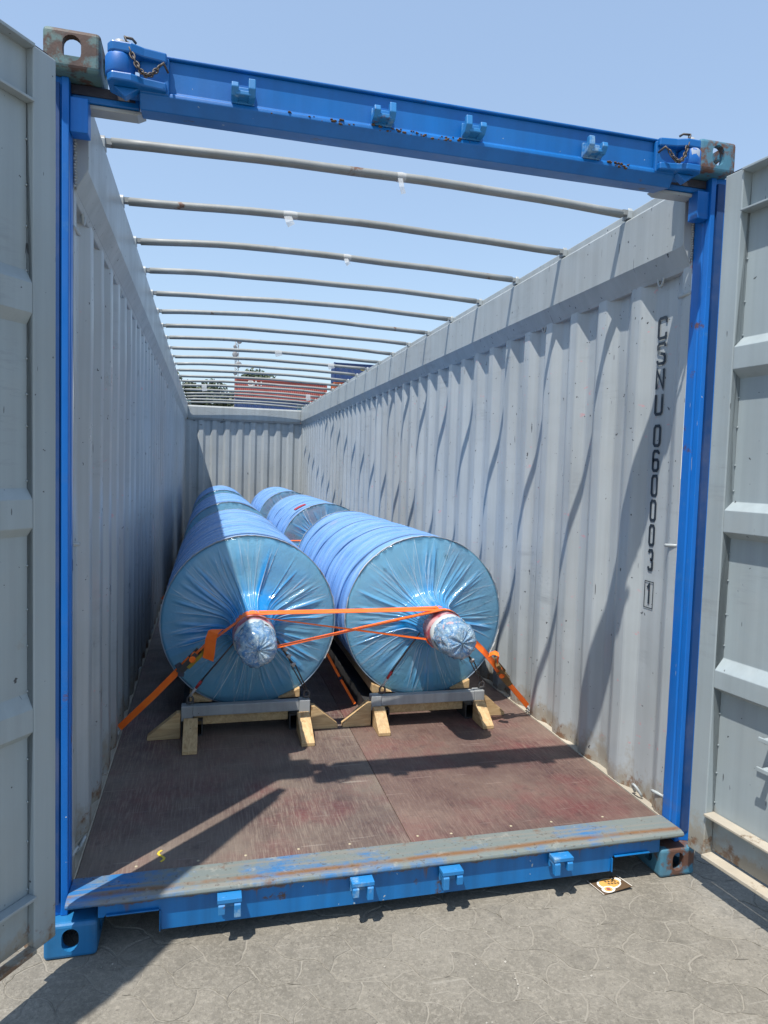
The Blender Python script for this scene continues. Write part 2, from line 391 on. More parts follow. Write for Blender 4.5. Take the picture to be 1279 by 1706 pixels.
def thing(name, label, cat, loc=(0, 0, 0), group=None):
    o = bpy.data.objects.new(name, None); COL.objects.link(o); o.location = loc; o.empty_display_size = .2
    o['label'] = label; o['category'] = cat
    if group: o['group'] = group
    return o
def tag(o, label, cat, group=None):
    o['label'] = label; o['category'] = cat
    if group: o['group'] = group
    return o
def kids(o): return [c for c in bpy.data.objects if c.parent == o]
def dup(o, parent=None):
    c = o.copy(); COL.objects.link(c); c.parent = parent
    for k in kids(o): dup(k, c)
    return c
def boolean(base, cutters, name):
    for c in cutters:
        m = base.modifiers.new('b', 'BOOLEAN'); m.operation = 'DIFFERENCE'; m.object = c; m.solver = 'EXACT'
    dg = bpy.context.evaluated_depsgraph_get(); dg.update()
    me = bpy.data.meshes.new_from_object(base.evaluated_get(dg)); me.name = name
    for c in cutters + [base]:
        mm = c.data; bpy.data.objects.remove(c); bpy.data.meshes.remove(mm)
    return me
def arc(cx, cz, r, a0, a1, n): return [(cx + r*math.cos(R(a0 + (a1-a0)*i/n)), cz + r*math.sin(R(a0 + (a1-a0)*i/n))) for i in range(n+1)]
def stadium(cx, cz, hw, hh, n=8):   # rounded, taller than wide or the reverse
    r = min(hw, hh)
    if hh >= hw: return arc(cx, cz + hh - r, r, 0, 180, n) + arc(cx, cz - hh + r, r, 180, 360, n)
    return arc(cx + hw - r, cz, r, -90, 90, n) + arc(cx - hw + r, cz, r, 90, 270, n)

# ------------------------------------------------------------------ ground and pavers
g = MB(); S = 1500.
g.add([(-S, -S, -.0026), (S, -S, -.0026), (S, S, -.0026), (-S, S, -.0026)], [(0, 1, 2, 3)])
ground = g.build('ground', GROUND); ground['kind'] = 'structure'
PA, PB = .215, .125
def warp(u, v):
    ang = R(-38); a = .021
    uu = u + a*math.sin(v*2*math.pi/PB*.5 + .4) + .016*(mnoise.noise(Vector((u*7, v*7, 3)))) + .009*mnoise.noise(Vector((u*34, v*34, 1))); vv = v + a*math.sin(u*2*math.pi/PA*1.0) + .016*(mnoise.noise(Vector((u*7, v*7, 9)))) + .009*mnoise.noise(Vector((u*34, v*34, 5)))
    return uu*math.cos(ang) - vv*math.sin(ang), uu*math.sin(ang) + vv*math.cos(ang)
n_p = 0
for j in range(-22, 23):
    for i in range(-13, 14):
        u0 = i*PA + (PA/2 if j % 2 else 0); v0 = j*PB
        cx, cyy = warp(u0 + PA/2, v0 + PB/2)
        if not (-1.62 < cx < 1.62 and -.98 < cyy < .34): continue
        N = 11; gp = .0015 + .0014*rnd.random(); rim = []
        for k in range(N): rim.append((u0 + gp + (PA-2*gp)*k/N, v0 + gp))
        for k in range(7): rim.append((u0 + PA - gp, v0 + gp + (PB-2*gp)*k/7))
        for k in range(N): rim.append((u0 + PA - gp - (PA-2*gp)*k/N, v0 + PB - gp))
        for k in range(7): rim.append((u0 + gp, v0 + PB - gp - (PB-2*gp)*k/7))
        dz = rnd.uniform(-.0009, .0009)
        C = Vector((*warp(u0 + PA/2, v0 + PB/2), 0))
        P = [Vector((*warp(*q), 0)) for q in rim]; n = len(P)
        ch = [p + (C - p).normalized()*(.003 + rnd.random()*.005) for p in P]
        vs = [(p.x, p.y, -.006) for p in P] + [(p.x, p.y, -.0016 + dz) for p in P] + [(p.x, p.y, dz) for p in ch]
        fs = [(k, (k+1) % n, n + (k+1) % n, n + k) for k in range(n)] + [(n + k, n + (k+1) % n, 2*n + (k+1) % n, 2*n + k) for k in range(n)] + [tuple(range(2*n, 3*n))]
        MB().add(vs, fs).build('paver', PAVER, ground); n_p += 1

m = MB(); rg = random.Random(5)
for k in range(240):
    x, y = rg.uniform(-1.5, 1.5), rg.uniform(-.95, .12); q = .0012 + .0035*rg.random()**3
    vs = [(x + q*rg.uniform(.6, 1.3)*a, y + q*rg.uniform(.6, 1.3)*b, .0005 + max(0, q*c)) for a, b, c in ((1, 0, .2), (-1, 0, .2), (0, 1, .2), (0, -1, .2), (0, 0, 1.1), (0, 0, 0))]
    m.add(vs, [(0, 2, 4), (2, 1, 4), (1, 3, 4), (3, 0, 4)])
gr = m.build('grit', paint('grit_stone', (.34, .32, .28), .9, .5), None); gr['kind'] = 'stuff'; gr['label'] = 'loose pale grit scattered over the grey paving'; gr['category'] = 'grit'
# ------------------------------------------------------------------ container
H = 2.896
box = thing('shipping_container', 'grey open-top shipping container with blue end frame and both doors open', 'container')

# corner castings
def casting_mesh(name, top):
    b = MB().box(-.081, .081, 0, .178, 0, .118).build('tmp', CAST)
    bv = b.modifiers.new('bv', 'BEVEL'); bv.width = .013; bv.segments = 3; bv.limit_method = 'ANGLE'
    c1 = MB().box(-.054, .054, .026, .152, .022 if top else -.01, .13 if top else .096).build('tmp', CAST)
    c2 = MB().prism(stadium(.0, .062, .026, .038), lambda p, q, w: (p, w, q), -.05, .06).build('tmp', CAST)
    c3 = MB().prism(stadium(.089, .06, .034, .026), lambda p, q, w: (w, p, q), -.2, .2).build('tmp', CAST)
    return boolean(b, [c1, c2, c3], name)
for top in (0, 1):
    me = casting_mesh('corner_casting', top)
    for sx in (-1, 1):
        for yy in ((0, 12.192 - .178) if top else (0,)):
            m2 = me.copy(); m2.materials.clear(); m2.materials.append((CAST if sx < 0 else CASTR) if top else (CASTB if sx < 0 else CASTR))
            o = bpy.data.objects.new('corner_casting', m2); COL.objects.link(o); o.parent = box
            o.location = (sx*(1.219 - .081), yy, H - .118 if top else 0)

# posts
for sx in (-1, 1):
    X = lambda x: sx*x
    m = MB()
    prof = [(1.1535, .046), (1.1535, .072), (1.1575, .076), (1.1575, .084), (1.1535, .088), (1.157, .14), (1.217, .14), (1.217, .042), (1.178, .054), (1.174, .046)]
    m.prism(prof, lambda p, q, w: (X(p), q, w), .118, H - .118)
    post = m.build('corner_post', BLUE, box, bevel=.003)
    q = MB(); q.box(*sorted((X(1.10), X(1.1532))), .056, .11, 2.622, 2.727); q.build('stop_block', BLUE, post, bevel=.003)
    # head plate and fillet below the casting
    q = MB(); q.box(*sorted((X(.952), X(1.152))), .084, .150, 2.728, 2.774)
    q.build('post_head', BLUEH, post, bevel=.004)
    MB().box(*sorted((X(.965), X(1.1525))), .078, .0835, 2.746, 2.774).build('head_shade_plate', BLACKR, post)  # black plate added to imitate the deep shade under the casting
    q = MB(); q.prism([(1.115, 2.714), (1.115, 2.7265), (.935, 2.7265), (.96, 2.714)], lambda p, z, w: (X(p), w, z), .09, .15); q.build('guide_bar', GREYR, post, bevel=.003)
    MB().box(*sorted((X(1.180), X(1.210))), .042, .053, .16, H - .14).build('post_shade_strip', NAVYSH, post)  # dark strip added to imitate the shaded recess between post and door

# header
hd = MB()
prof = [(.006, 2.852), (.006, 2.756), (-.006, 2.748), (-.008, 2.736), (.0, 2.726), (.018, 2.700), (.118, 2.718), (.118, 2.852)]
hd.prism(prof, lambda y, z, w: (w, y, z), -.945, .945)
hd.box(-.945, .945, -.006, .122, 2.852, 2.860)
header = hd.build('header_beam', HEADM, box, bevel=.003)
m = MB(); rc = random.Random(3)
for k in range(70):
    x = rc.choice((rc.gauss(-.33, .10), rc.gauss(.02, .06), rc.gauss(-.12, .12), rc.gauss(.72, .02))); q = rc.uniform(.003, .008)
    m.lathe([(.0001, -q*.5), (q*.8, -q*.3), (q, 0), (q*.7, q*.4), (.0001, q*.5)], 6, 'z', (x, -.005 - q*.2, 2.7475 + rc.uniform(-.012, .004)), fn=lambda r, h, t: (r*(1 + .35*math.sin(3*t + x*90)), h))
ru = m.build('rust_crust', paint('rust_crust', (.085, .05, .028), .9, .4, bump=.8), header); ru['kind'] = 'stuff'
def lug(x, z, top, kind):
    m = MB(); y0 = .006
    m.box(x - .036, x + .036, y0 - .012, y0 - .0005, z - .024, z + .028)
    for s, k in ((-1, kind), (1, 1 - kind)):
        xx = x + s*.026
        if top:
            hgt = .034 if k else .018
            prof = [(y0 - .01, z - .022), (y0 - .045, z - .018), (y0 - .062, z + .002), (y0 - .058, z + hgt), (y0 - .040, z + hgt), (y0 - .034, z + .004), (y0 - .012, z + .002)]
        else:
            hgt = -.034 if k else -.020
            prof = [(y0 - .01, z + .026), (y0 - .040, z + .026), (y0 - .060, z + .008), (y0 - .060, z + hgt), (y0 - .040, z + hgt), (y0 - .034, z - .002), (y0 - .012, z - .002)]
        m.prism(prof, lambda y, zz, w: (w, y, zz), xx - .011, xx + .011)
    if not top: m.tube([(x + .018*(1 if kind else -1), y0 - .036, z + .0285), (x + .018*(1 if kind else -1), y0 - .036, z + .0312)], .009, 10)
    if top: m.box(x - .024, x + .024, y0 - .052, y0 - .012, z - .016, z - .002)
    else: m.box(x - .040, x + .040, y0 - .057, y0 - .0115, z + .016, z + .030)
    return m
for i, x in enumerate((-.635, -.181, .137, .599)):
    lug(x, 2.776, 1, 0 if i < 2 else 1).build('lashing_lug', LUG, header, bevel=.003)
# swing hinges
for sx in (-1, 1):
    X = lambda x: sx*x
    m = MB(); m.box(*sorted((X(.858), X(.945))), -.012, .0055, 2.738, 2.850)
    for z0, z1, yb in ((2.828, 2.858, -.05), (2.742, 2.768, -.055)):
        poly = [(.865, -.012), (.865, yb + .025), (.93, yb + .015), (.965, yb), (1.02, yb), (1.034, yb + .02), (1.034, .03), (1.0, .06), (.865, .06)]
        m.prism(poly, lambda p, y, w: (X(p), y, w), z0, z1)
    m.build('hinge_plate', LUG if False else BLUEH, header, bevel=.005)
    m = MB(); m.lathe([(.001, .0), (.040, .0), (.043, .006), (.043, .052), (.040, .058), (.001, .058)], 24, 'z', (X(1.0), -.010, 2.769)); m.build('hinge_knuckle', BLUE, header)
    m = MB(); m.lathe([(.001, 0), (.016, 0), (.016, .016), (.001, .017)], 16, 'z', (X(1.0), -.012, 2.8585))
    m.build('hinge_pin', GALV, header); mm = MB(); mm.prism([(.945, 2.7415), (1.02, 2.7415), (.985, 2.712)], lambda p, z, w: (X(p), w, z), -.02, .01); mm.build('hinge_gusset', BLUEH, header, bevel=.003)
    # chain: links along a sagging line
    m = MB(); n = 15
    A, B = Vector((X(.985), -.030, 2.878)), Vector((X(.885), -.052, 2.800))
    path = []
    for i in range(n + 1):
        t = i/n; p = A.lerp(B, t); p.z -= .085*math.sin(math.pi*t)*(.6 + .4*t); p.y -= .022*math.sin(math.pi*t); path.append(p)
    for i in range(n):
        a, b = path[i], path[i+1]; d = (b-a).normalized(); c = (a+b)/2; L = (b-a).length*.78
        s1 = d.cross(Vector((0, 1, 0))).normalized(); s2 = d.cross(s1); sv = s1 if i % 2 else s2
        ring = [c + d*(L*math.cos(t)) + sv*(.0065*math.sin(t)) for t in [2*math.pi*k/10 for k in range(10)]]
        m.tube(ring, .0024, 5, closed=True)
    m.tube([A + Vector((0, 0, .002)), A + Vector((-sx*.02, .01, .006)), A + Vector((-sx*.03, .02, 0))], .004, 6)
    m.tube([B, B + Vector((-sx*.012, .004, .014)), B + Vector((-sx*.024, .03, .002))], .004, 6)
    m.build('retaining_chain', paint('chain_rust', (.07, .055, .045), .5, rust=.4) if sx < 0 else bpy.data.materials['chain_rust'], header)

# sill
sl = MB()
def sillface(w0, w1):
    pass
poly = [(-1.056, .118), (-1.037, .118), (-1.030, .126), (-.872, .126), (-.862, .118), (-.858, .052), (.834, .052), (.838, .105), (.846, .113), (1.004, .113), (1.012, .106), (1.056, .106), (1.056, .166), (-1.056, .166)]
sl.prism(poly, lambda p, z, w: (p, w, z), .010, .018)
# folded lips round the fork notches and bottom flange
for a, b in (((-.8635, .054), (-.8595, .124)), ((.8345, .054), (.8385, .110))): sl.box(a[0], b[0], -.002, .0095, a[1], b[1])
sl.box(-1.03, -.8645, -.002, .0095, .1262, .131); sl.box(.846, 1.004, -.002, .0095, .1135, .118)
sill = sl.build('door_sill', BLUES, box, bevel=.002)
m = MB()
prof = [(.010, .1665), (-.006, .168), (-.012, .176), (-.008, .186), (.012, .191), (.14, .187), (.14, .1665)]
m.prism(prof, lambda y, z, w: (w, y, z), -1.153, 1.153)
m.build('sill_plate', SILLTOP, sill, bevel=.003)
MB().box(-.83, .82, .03, .13, .055, .165).build('sill_back', BLUES, sill)
for i, x in enumerate((-.637, -.18, .153, .596)):
    lug(x, .137, 0, (0, 0, 1, 1)[i]).build('lashing_lug', LUG, sill, bevel=.003)

# floor
fy = [.1402, 3.2, 5.63, 8.06, 10.49, 12.04]; fx = [-1.150, .056, 1.150]
for a in range(len(fy) - 1):
    for b in range(2):
        MB().box(fx[b] + .0015, fx[b+1] - .0015, fy[a] + .0015, fy[a+1] - .0015, .150, .1755 - (.001 if (a+b) % 2 else 0)).build('floor_panel', FLOOR, box, bevel=.0012)
m = MB()
for i in range(10): m.lathe([(.0055, 0), (.005, .0012), (.0001, .0014)], 10, 'z', (-1.0 + i*.213 + rnd.uniform(-.05, .05), .19 + rnd.uniform(-.006, .006), .1757))
sc = m.build('screw_heads', paint('screw_filler', (.42, .36, .25), .7), box); sc['kind'] = 'stuff'
# yellow chalk smear and print traces
m = MB(); pts = [(-.873 + .012*math.sin(i*.9), .205 + i*.011, .1768) for i in range(8)]; m.ribbon(pts, (1, 0, 0), .009, .0008)
m.build('yellow_paint_smear', YELLOW, box)

# side walls
def wall_profile():
    P = [(.141, 0), (.19, 0), (.258, 1), (.408, 1), (.476, 0), (.546, 0)]; y = .546
    while y < 11.9:
        P += [(y + .068, 1), (y + .138, 1), (y + .206, 0), (y + .278, 0)]; y += .278
    P = [p for p in P if p[0] < 12.03] + [(12.06, 0)]
    out = []
    for i, (yy, d) in enumerate(P):   # soften every bend
        if 0 < i < len(P) - 1:
            for k in (-1, 1):
                q = P[i+k]; L = math.hypot(q[0] - yy, (q[1]-d)*.036); t = min(.006/L, .4); out.append((yy + (q[0]-yy)*t, d + (q[1]-d)*t))
        else: out.append((yy, d))
    return out
WP = wall_profile()
NZ = 14; Z0, Z1 = .176, 2.50
for sx in (-1, 1):
    m = MB(); vs = []
    for (y, d) in WP:
        for k in range(NZ + 1):
            z = Z0 + (Z1 - Z0)*k/NZ
            e = 0 if k in (0, NZ) else .0035*mnoise.noise(Vector((y*1.9 + sx*31, z*1.6, 4.2))) + .0025*mnoise.noise(Vector((y*5, z*4, sx*9)))
            vs.append((sx*(1.1565 + .034*d + e), y, z))
    n = len(WP); st = NZ + 1
    fs = [(i*st + k, (i+1)*st + k, (i+1)*st + k + 1, i*st + k + 1) for i in range(n-1) for k in range(NZ)]
    m.add(vs, fs, False)
    wall = m.build('side_wall', GREY, box, solid=.002)
    # bottom rail (its dusty top shows behind the floor edge) and lashing rings
    m = MB(); m.box(*sorted((sx*1.1502, sx*1.217)), .141, 12.06, .05, .1755); m.box(*sorted((sx*1.150, sx*1.156)), .141, 12.06, .1755, .180)
    br = m.build('bottom_rail', DIRTY, box, bevel=.002)
    for k in range(11):
        y = .327 + k*1.1 if k else .327
        if k: y = .33 + k*1.095
        mm = MB(); mm.tube([(sx*(1.172 - .026*math.sin(t) - .0), y + .026*math.cos(t), .186 + .045*math.sin(t)) for t in [math.pi*i/9 for i in range(10)]], .006, 7)
        mm.build('lashing_ring', GREYR, br)
    for z in (2.357, 1.327, .262):
        MB().tube([(sx*1.150, .205, z), (sx*1.152, .195, z), (sx*1.160, .138, z + .005)], .007, 8).build('lashing_bar', GREYR, wall)
    # top rail
    prof = [(1.115, 2.545), (1.115, 2.772), (1.122, 2.782), (1.140, 2.786), (1.140, 2.823), (1.146, 2.826), (1.215, 2.826), (1.215, 2.46), (1.160, 2.46), (1.152, 2.478), (1.150, 2.480)]
    m = MB(); m.prism(prof, lambda p, z, w: (sx*p, w, z), .152, 12.10)
    rail = m.build('top_rail', GREYR, box, bevel=.003)
    m = MB(); wl_ = [(1.100 + .0, 2.70)]
    # end plate, welded to the post with a bead
    m.prism([(1.112, 2.548), (1.112, 2.768), (1.156, 2.80), (1.156, 2.50), (1.148, 2.482)], lambda p, z, w: (sx*p, w, z), .144, .1518)
    m.build('rail_end_plate', GREYR, rail, bevel=.002)
    m = MB()
    for k in range(40):
        z = 2.49 + k*.0095; m.lathe([(.0001, -.005), (.0045, -.003), (.0055, 0), (.0045, .003), (.0001, .005)], 6, 'z', (sx*(1.1525 + rnd.uniform(-.002, .002)), .1425, z))
    w_ = m.build('weld_bead', GREYR, rail); w_['kind'] = 'stuff'
    for k in range(11):
        y = .344 + k*1.075
        mm = MB(); mm.tube([(sx*(1.150 + .010), y + .020*math.cos(t), 2.478 - .044*math.sin(t)) for t in [math.pi*i/9 for i in range(10)]], .0055, 7)
        mm.build('lashing_ring', GREYR, rail)
    for k in range(20):
        y = .573 + k*.5959
        mm = MB(); mm.prism([(-.026, 2.790), (.026, 2.790), (.026, 2.822), (.018, 2.836), (.014, 2.822), (-.014, 2.822), (-.018, 2.836), (-.026, 2.822)], lambda p, z, w: (sx*w, y + p, z), 1.118, 1.1398)
        mm.build('bow_bracket', GREYR, rail, bevel=.002)
    if sx > 0: wall_r = wall
    MB().prism([(1.148, 12.00), (1.148, 12.09), (1.217, 12.09), (1.217, 12.00)], lambda p, y, w: (sx*p, y, w), .12, 2.78).build('rear_post', GREYR, box, bevel=.003)

# end wall
m = MB(); vs = []; NZ2 = 8; xs = []
x = -1.147; d = 0
for k in range(9):
    c = -1.147 + k*2.294/9; w = 2.294/9
    xs += [(c, 0), (c + w*.30, 0), (c + w*.48, 1), (c + w*.82, 1)]
xs.append((1.147, 0))
for (x, d) in xs:
    for k in range(NZ2 + 1): vs.append((x, 12.035 + .034*d, .176 + (2.50 - .176)*k/NZ2))
fs = [(i*(NZ2+1) + k, (i+1)*(NZ2+1) + k, (i+1)*(NZ2+1) + k + 1, i*(NZ2+1) + k + 1) for i in range(len(xs)-1) for k in range(NZ2)]
m.add(vs, fs); m.build('end_wall', GREY, box, solid=.002)
m = MB(); m.prism([(11.985, 2.53), (11.985, 2.745), (12.0, 2.775), (12.10, 2.775), (12.10, 2.49), (12.02, 2.49)], lambda y, z, w: (w, y, z), -1.1145, 1.1145)
m.build('end_rail', GREYR, box, bevel=.004)

# roof bows
for k in range(20):
    y = .573 + k*.5959
    kink = rnd.uniform(-.012, .012); ah = rnd.uniform(.024, .034); of = rnd.uniform(-.3, .05)
    pts = []
    for i in range(17):
        t = -1 + i/8; x = 1.098*t
        z = 2.816 + ah*(1 - abs(t - of)**2.0/(1 + of*(1 if t < 0 else -1))**2) + .003*math.sin(4*t + k*1.7) + .0012*math.sin(11*t + k); pts.append((x, y + kink*(1 - t*t) + .002*math.sin(3*t + k), z))
    r = [.0185]*17
    m = MB(); m.tube(pts, r, 10)
    for s in (-1, 1): m.box(*sorted((s*1.094, s*1.136)), y - .017, y + .017, 2.806, 2.828)
    bow = m.build('roof_bow', BOWM, box)
    # wound tape remnants
    ns = 1 if k < 3 else 0
    for q in range(ns):
        i = rnd.choice((5, 7, 8, 9, 11)); p = Vector(pts[i]); p2 = Vector(pts[i+1])
        mm = MB(); w_ = rnd.uniform(.03, .07); a = p.lerp(p2, .2); b = a + (p2-p).normalized()*w_
        mm.tube([a, a.lerp(b, .5), b], [.0195, .0218, .0194], 9, caps=False)
        hang = rnd.uniform(.012, .055)
        mm.ribbon([a.lerp(b, .3) + Vector((0, -.02, -.012)), a.lerp(b, .35) + Vector((.004, -.024, -.022 - hang*.5)), a.lerp(b, .4) + Vector((.012, -.02, -.024 - hang))], (1, .2, 0), w_*.6, .0007)
        mm.build('tape_scrap', TAPE, bow)
for k, t, hh in ((8, .0, .05), (9, .62, .05), (14, -.72, .09), (15, .83, .09)):   # larger hanging scraps
    y = .573 + k*.5959; x = 1.1*t; z = 2.816 + .036*(1 - abs(t)**2.2)
    bw = [o for o in kids(box) if o.name.startswith('roof_bow')][k]
    MB().ribbon([(x, y - .021, z + .015), (x, y - .0225, z - hh*.4), (x + .01, y - .018, z - hh)], (1, 0, 0), .075, .0007).build('tape_scrap', TAPE, bw)

# container number: stroke letters painted on the flat beside the post
def RR(x0, y0, x1, y1, r, a0=0, parts='tl tr br bl'):
    return None
GL = {
 'C': [[(1, .74), (1, .90), (.85, 1), (.15, 1), (0, .90), (0, .10), (.15, 0), (.85, 0), (1, .10), (1, .26)]],
 'S': [[(1, .82), (1, .90), (.85, 1), (.15, 1), (0, .90), (0, .68), (.1, .57), (.9, .43), (1, .32), (1, .10), (.85, 0), (.15, 0), (0, .10), (0, .18)]],
 'N': [[(0, 0), (0, 1), (1, 0), (1, 1)]],
 'U': [[(0, 1), (0, .10), (.15, 0), (.85, 0), (1, .10), (1, 1)]],
 '0': [[(0, .5), (0, .88), (.2, 1), (.8, 1), (1, .88), (1, .12), (.8, 0), (.2, 0), (0, .12), (0, .5)]],
 '6': [[(1, .84), (1, .9), (.8, 1), (.2, 1), (0, .88), (0, .12), (.2, 0), (.8, 0), (1, .12), (1, .44), (.8, .55), (.2, .55), (0, .46)]],
 '3': [[(0, .86), (.2, 1), (.8, 1), (1, .88), (1, .64), (.8, .53), (.4, .53)], [(.8, .53), (1, .42), (1, .12), (.8, 0), (.2, 0), (0, .14)]],
 '1': [[(.2, .82), (.55, 1), (.55, 0)]],
 'A': [[(0, 0), (.5, 1), (1, 0)], [(.2, .36), (.8, .36)]],
 'I': [[(.5, 0), (.5, 1)]],
}
def glyph(m, ch, fn, w, h, st, th=.0008):   # fn(u,v) -> point on the surface; strokes of width st
    for pl in GL[ch]:
        P = [(p[0]*w, p[1]*h) for p in pl]
        n = len(P); Lf, Rt = [], []
        for i in range(n):
            a = Vector((*P[max(i-1, 0)], 0)); b = Vector((*P[min(i+1, n-1)], 0)); c = Vector((*P[i], 0))
            d1 = (c - a).normalized() if i > 0 else (b - c).normalized(); d2 = (b - c).normalized() if i < n-1 else d1
            n1 = Vector((-d1.y, d1.x, 0)); n2 = Vector((-d2.y, d2.x, 0)); mm = (n1 + n2)
            mm = mm.normalized() if mm.length > .2 else n1
            k = st/2/max(mm.dot(n1), .45); Lf.append(c + mm*k); Rt.append(c - mm*k)
        vs = [fn(q.x, q.y) for q in Lf] + [fn(q.x, q.y) for q in Rt]
        m.add(vs, [(i, i+1, n+i+1, n+i) for i in range(n-1)])
m = MB(); z = 2.315
widths = {'C': .060, 'S': .060, 'N': .058, 'U': .060}
yc = .352
for i, ch in enumerate('CSNU 060003'):
    if ch != ' ':
        w = .052 - .0024*i; zz = z - .096
        m = MB(); glyph(m, ch, lambda u, v: (1.1868, yc + w/2 - u, zz + v), w, .086, .0128)
        m.build('number_character', INK, wall_r, fixn=False, solid=.0006)
    z -= .110 if ch != ' ' else .028
m = MB(); zb = 1.145
glyph(m, '1', lambda u, v: (1.1868, yc + .018 - u, zb - .097 + v), .036, .085, .0125)
for a, b, c_, d_ in ((-.032, .032, 0, .004), (-.032, .032, -.118, -.114), (-.032, -.028, -.114, 0), (.028, .032, -.114, 0)):
    m.add([(1.1868, yc + a, zb + c_), (1.1868, yc + b, zb + c_), (1.1868, yc + b, zb + d_), (1.1868, yc + a, zb + d_)], [(0, 1, 2, 3)])
m.build('check_digit', INK, wall_r, fixn=False, solid=.0006)

# doors
def make_door(hx, hy, dx, dy, sgn, th=.062):
    L = math.hypot(dx, dy); dx, dy = dx/L, dy/L
    nx, ny = (-dy, dx) if sgn < 0 else (dy, -dx)     # points to the outside of the door
    if nx*sgn < 0: nx, ny = -nx, -ny
    T = lambda s, t, z: (hx + dx*s + nx*t, hy + dy*s + ny*t, z)
    m = MB()
    m.box(0, .080, 0, th, .142, 2.752, T=T); m.box(1.09, 1.17, 0, th, .142, 2.752, T=T)
    door = m.build('door', GREYD, box, bevel=.004)
    m = MB()   # ribbed sheet with folded horizontal stiffeners
    q_ = th - .02; prof = [(q_, .163)]
    for a, b, c, d in ((.926, .882, .814, .793), (1.527, 1.495, 1.413, 1.388), (2.141, 2.104, 2.022, 1.990)):
        prof += [(q_, d), (.002, c), (.002, b), (q_, a)]
    prof += [(q_, 2.7412)]
    back = [(t + .004, z) for t, z in reversed(prof)]
    m.prism(prof + back, lambda t, z, w: T(w, t, z), .0805, 1.0895)
    m.build('door_panel', GREYD, door, bevel=.006)
    for nm, z0, z1, t0, w0 in (('top_plate', 2.742, 2.752, -.010, .0805), ('upper_shelf', 2.596, 2.604, -.008, .0805), ('lower_shelf', .308, .318, -.012, .0805), ('bottom_plate', .142, .156, -.012, .0805)):
        mm = MB(); mm.box(w0, 1.0895, t0, th if nm == 'top_plate' else q_ - .0015, z0, z1, T=T); mm.build(nm, DIRTY if nm in ('lower_shelf', 'bottom_plate') and sgn > 0 else GREYD, door, bevel=.002)
    mm = MB(); mm.box(.02, 1.15, .010, th - .012, 2.7535, 2.7600, T=T); mm.build('door_gasket', BLACKR, door)
    mm = MB()
    for z in [.36 + .12*k + rnd.uniform(-.03, .03) for k in range(19)]:
        a = T(.0835, q_ - .002, z); mm.lathe([(.0001, -.004), (.004, 0), (.0001, .004)], 6, 'z', a)
    s_ = mm.build('stitch_weld', GREYD, door); s_['kind'] = 'stuff'
    for z in (.693, .585):
        mm = MB(); mm.tube([T(.318, .042, z), T(.318, -.004, z)], .011, 10); mm.box(.295, .341, -.012, -.004, z - .006, z + .010, T=T); mm.build('latch_pin', GREYD, door, bevel=.002)
    return door
make_door(1.152, -.03, .13, -.99, 1)
make_door(-1.163, -.088, -.585, -.811, -1, .044)

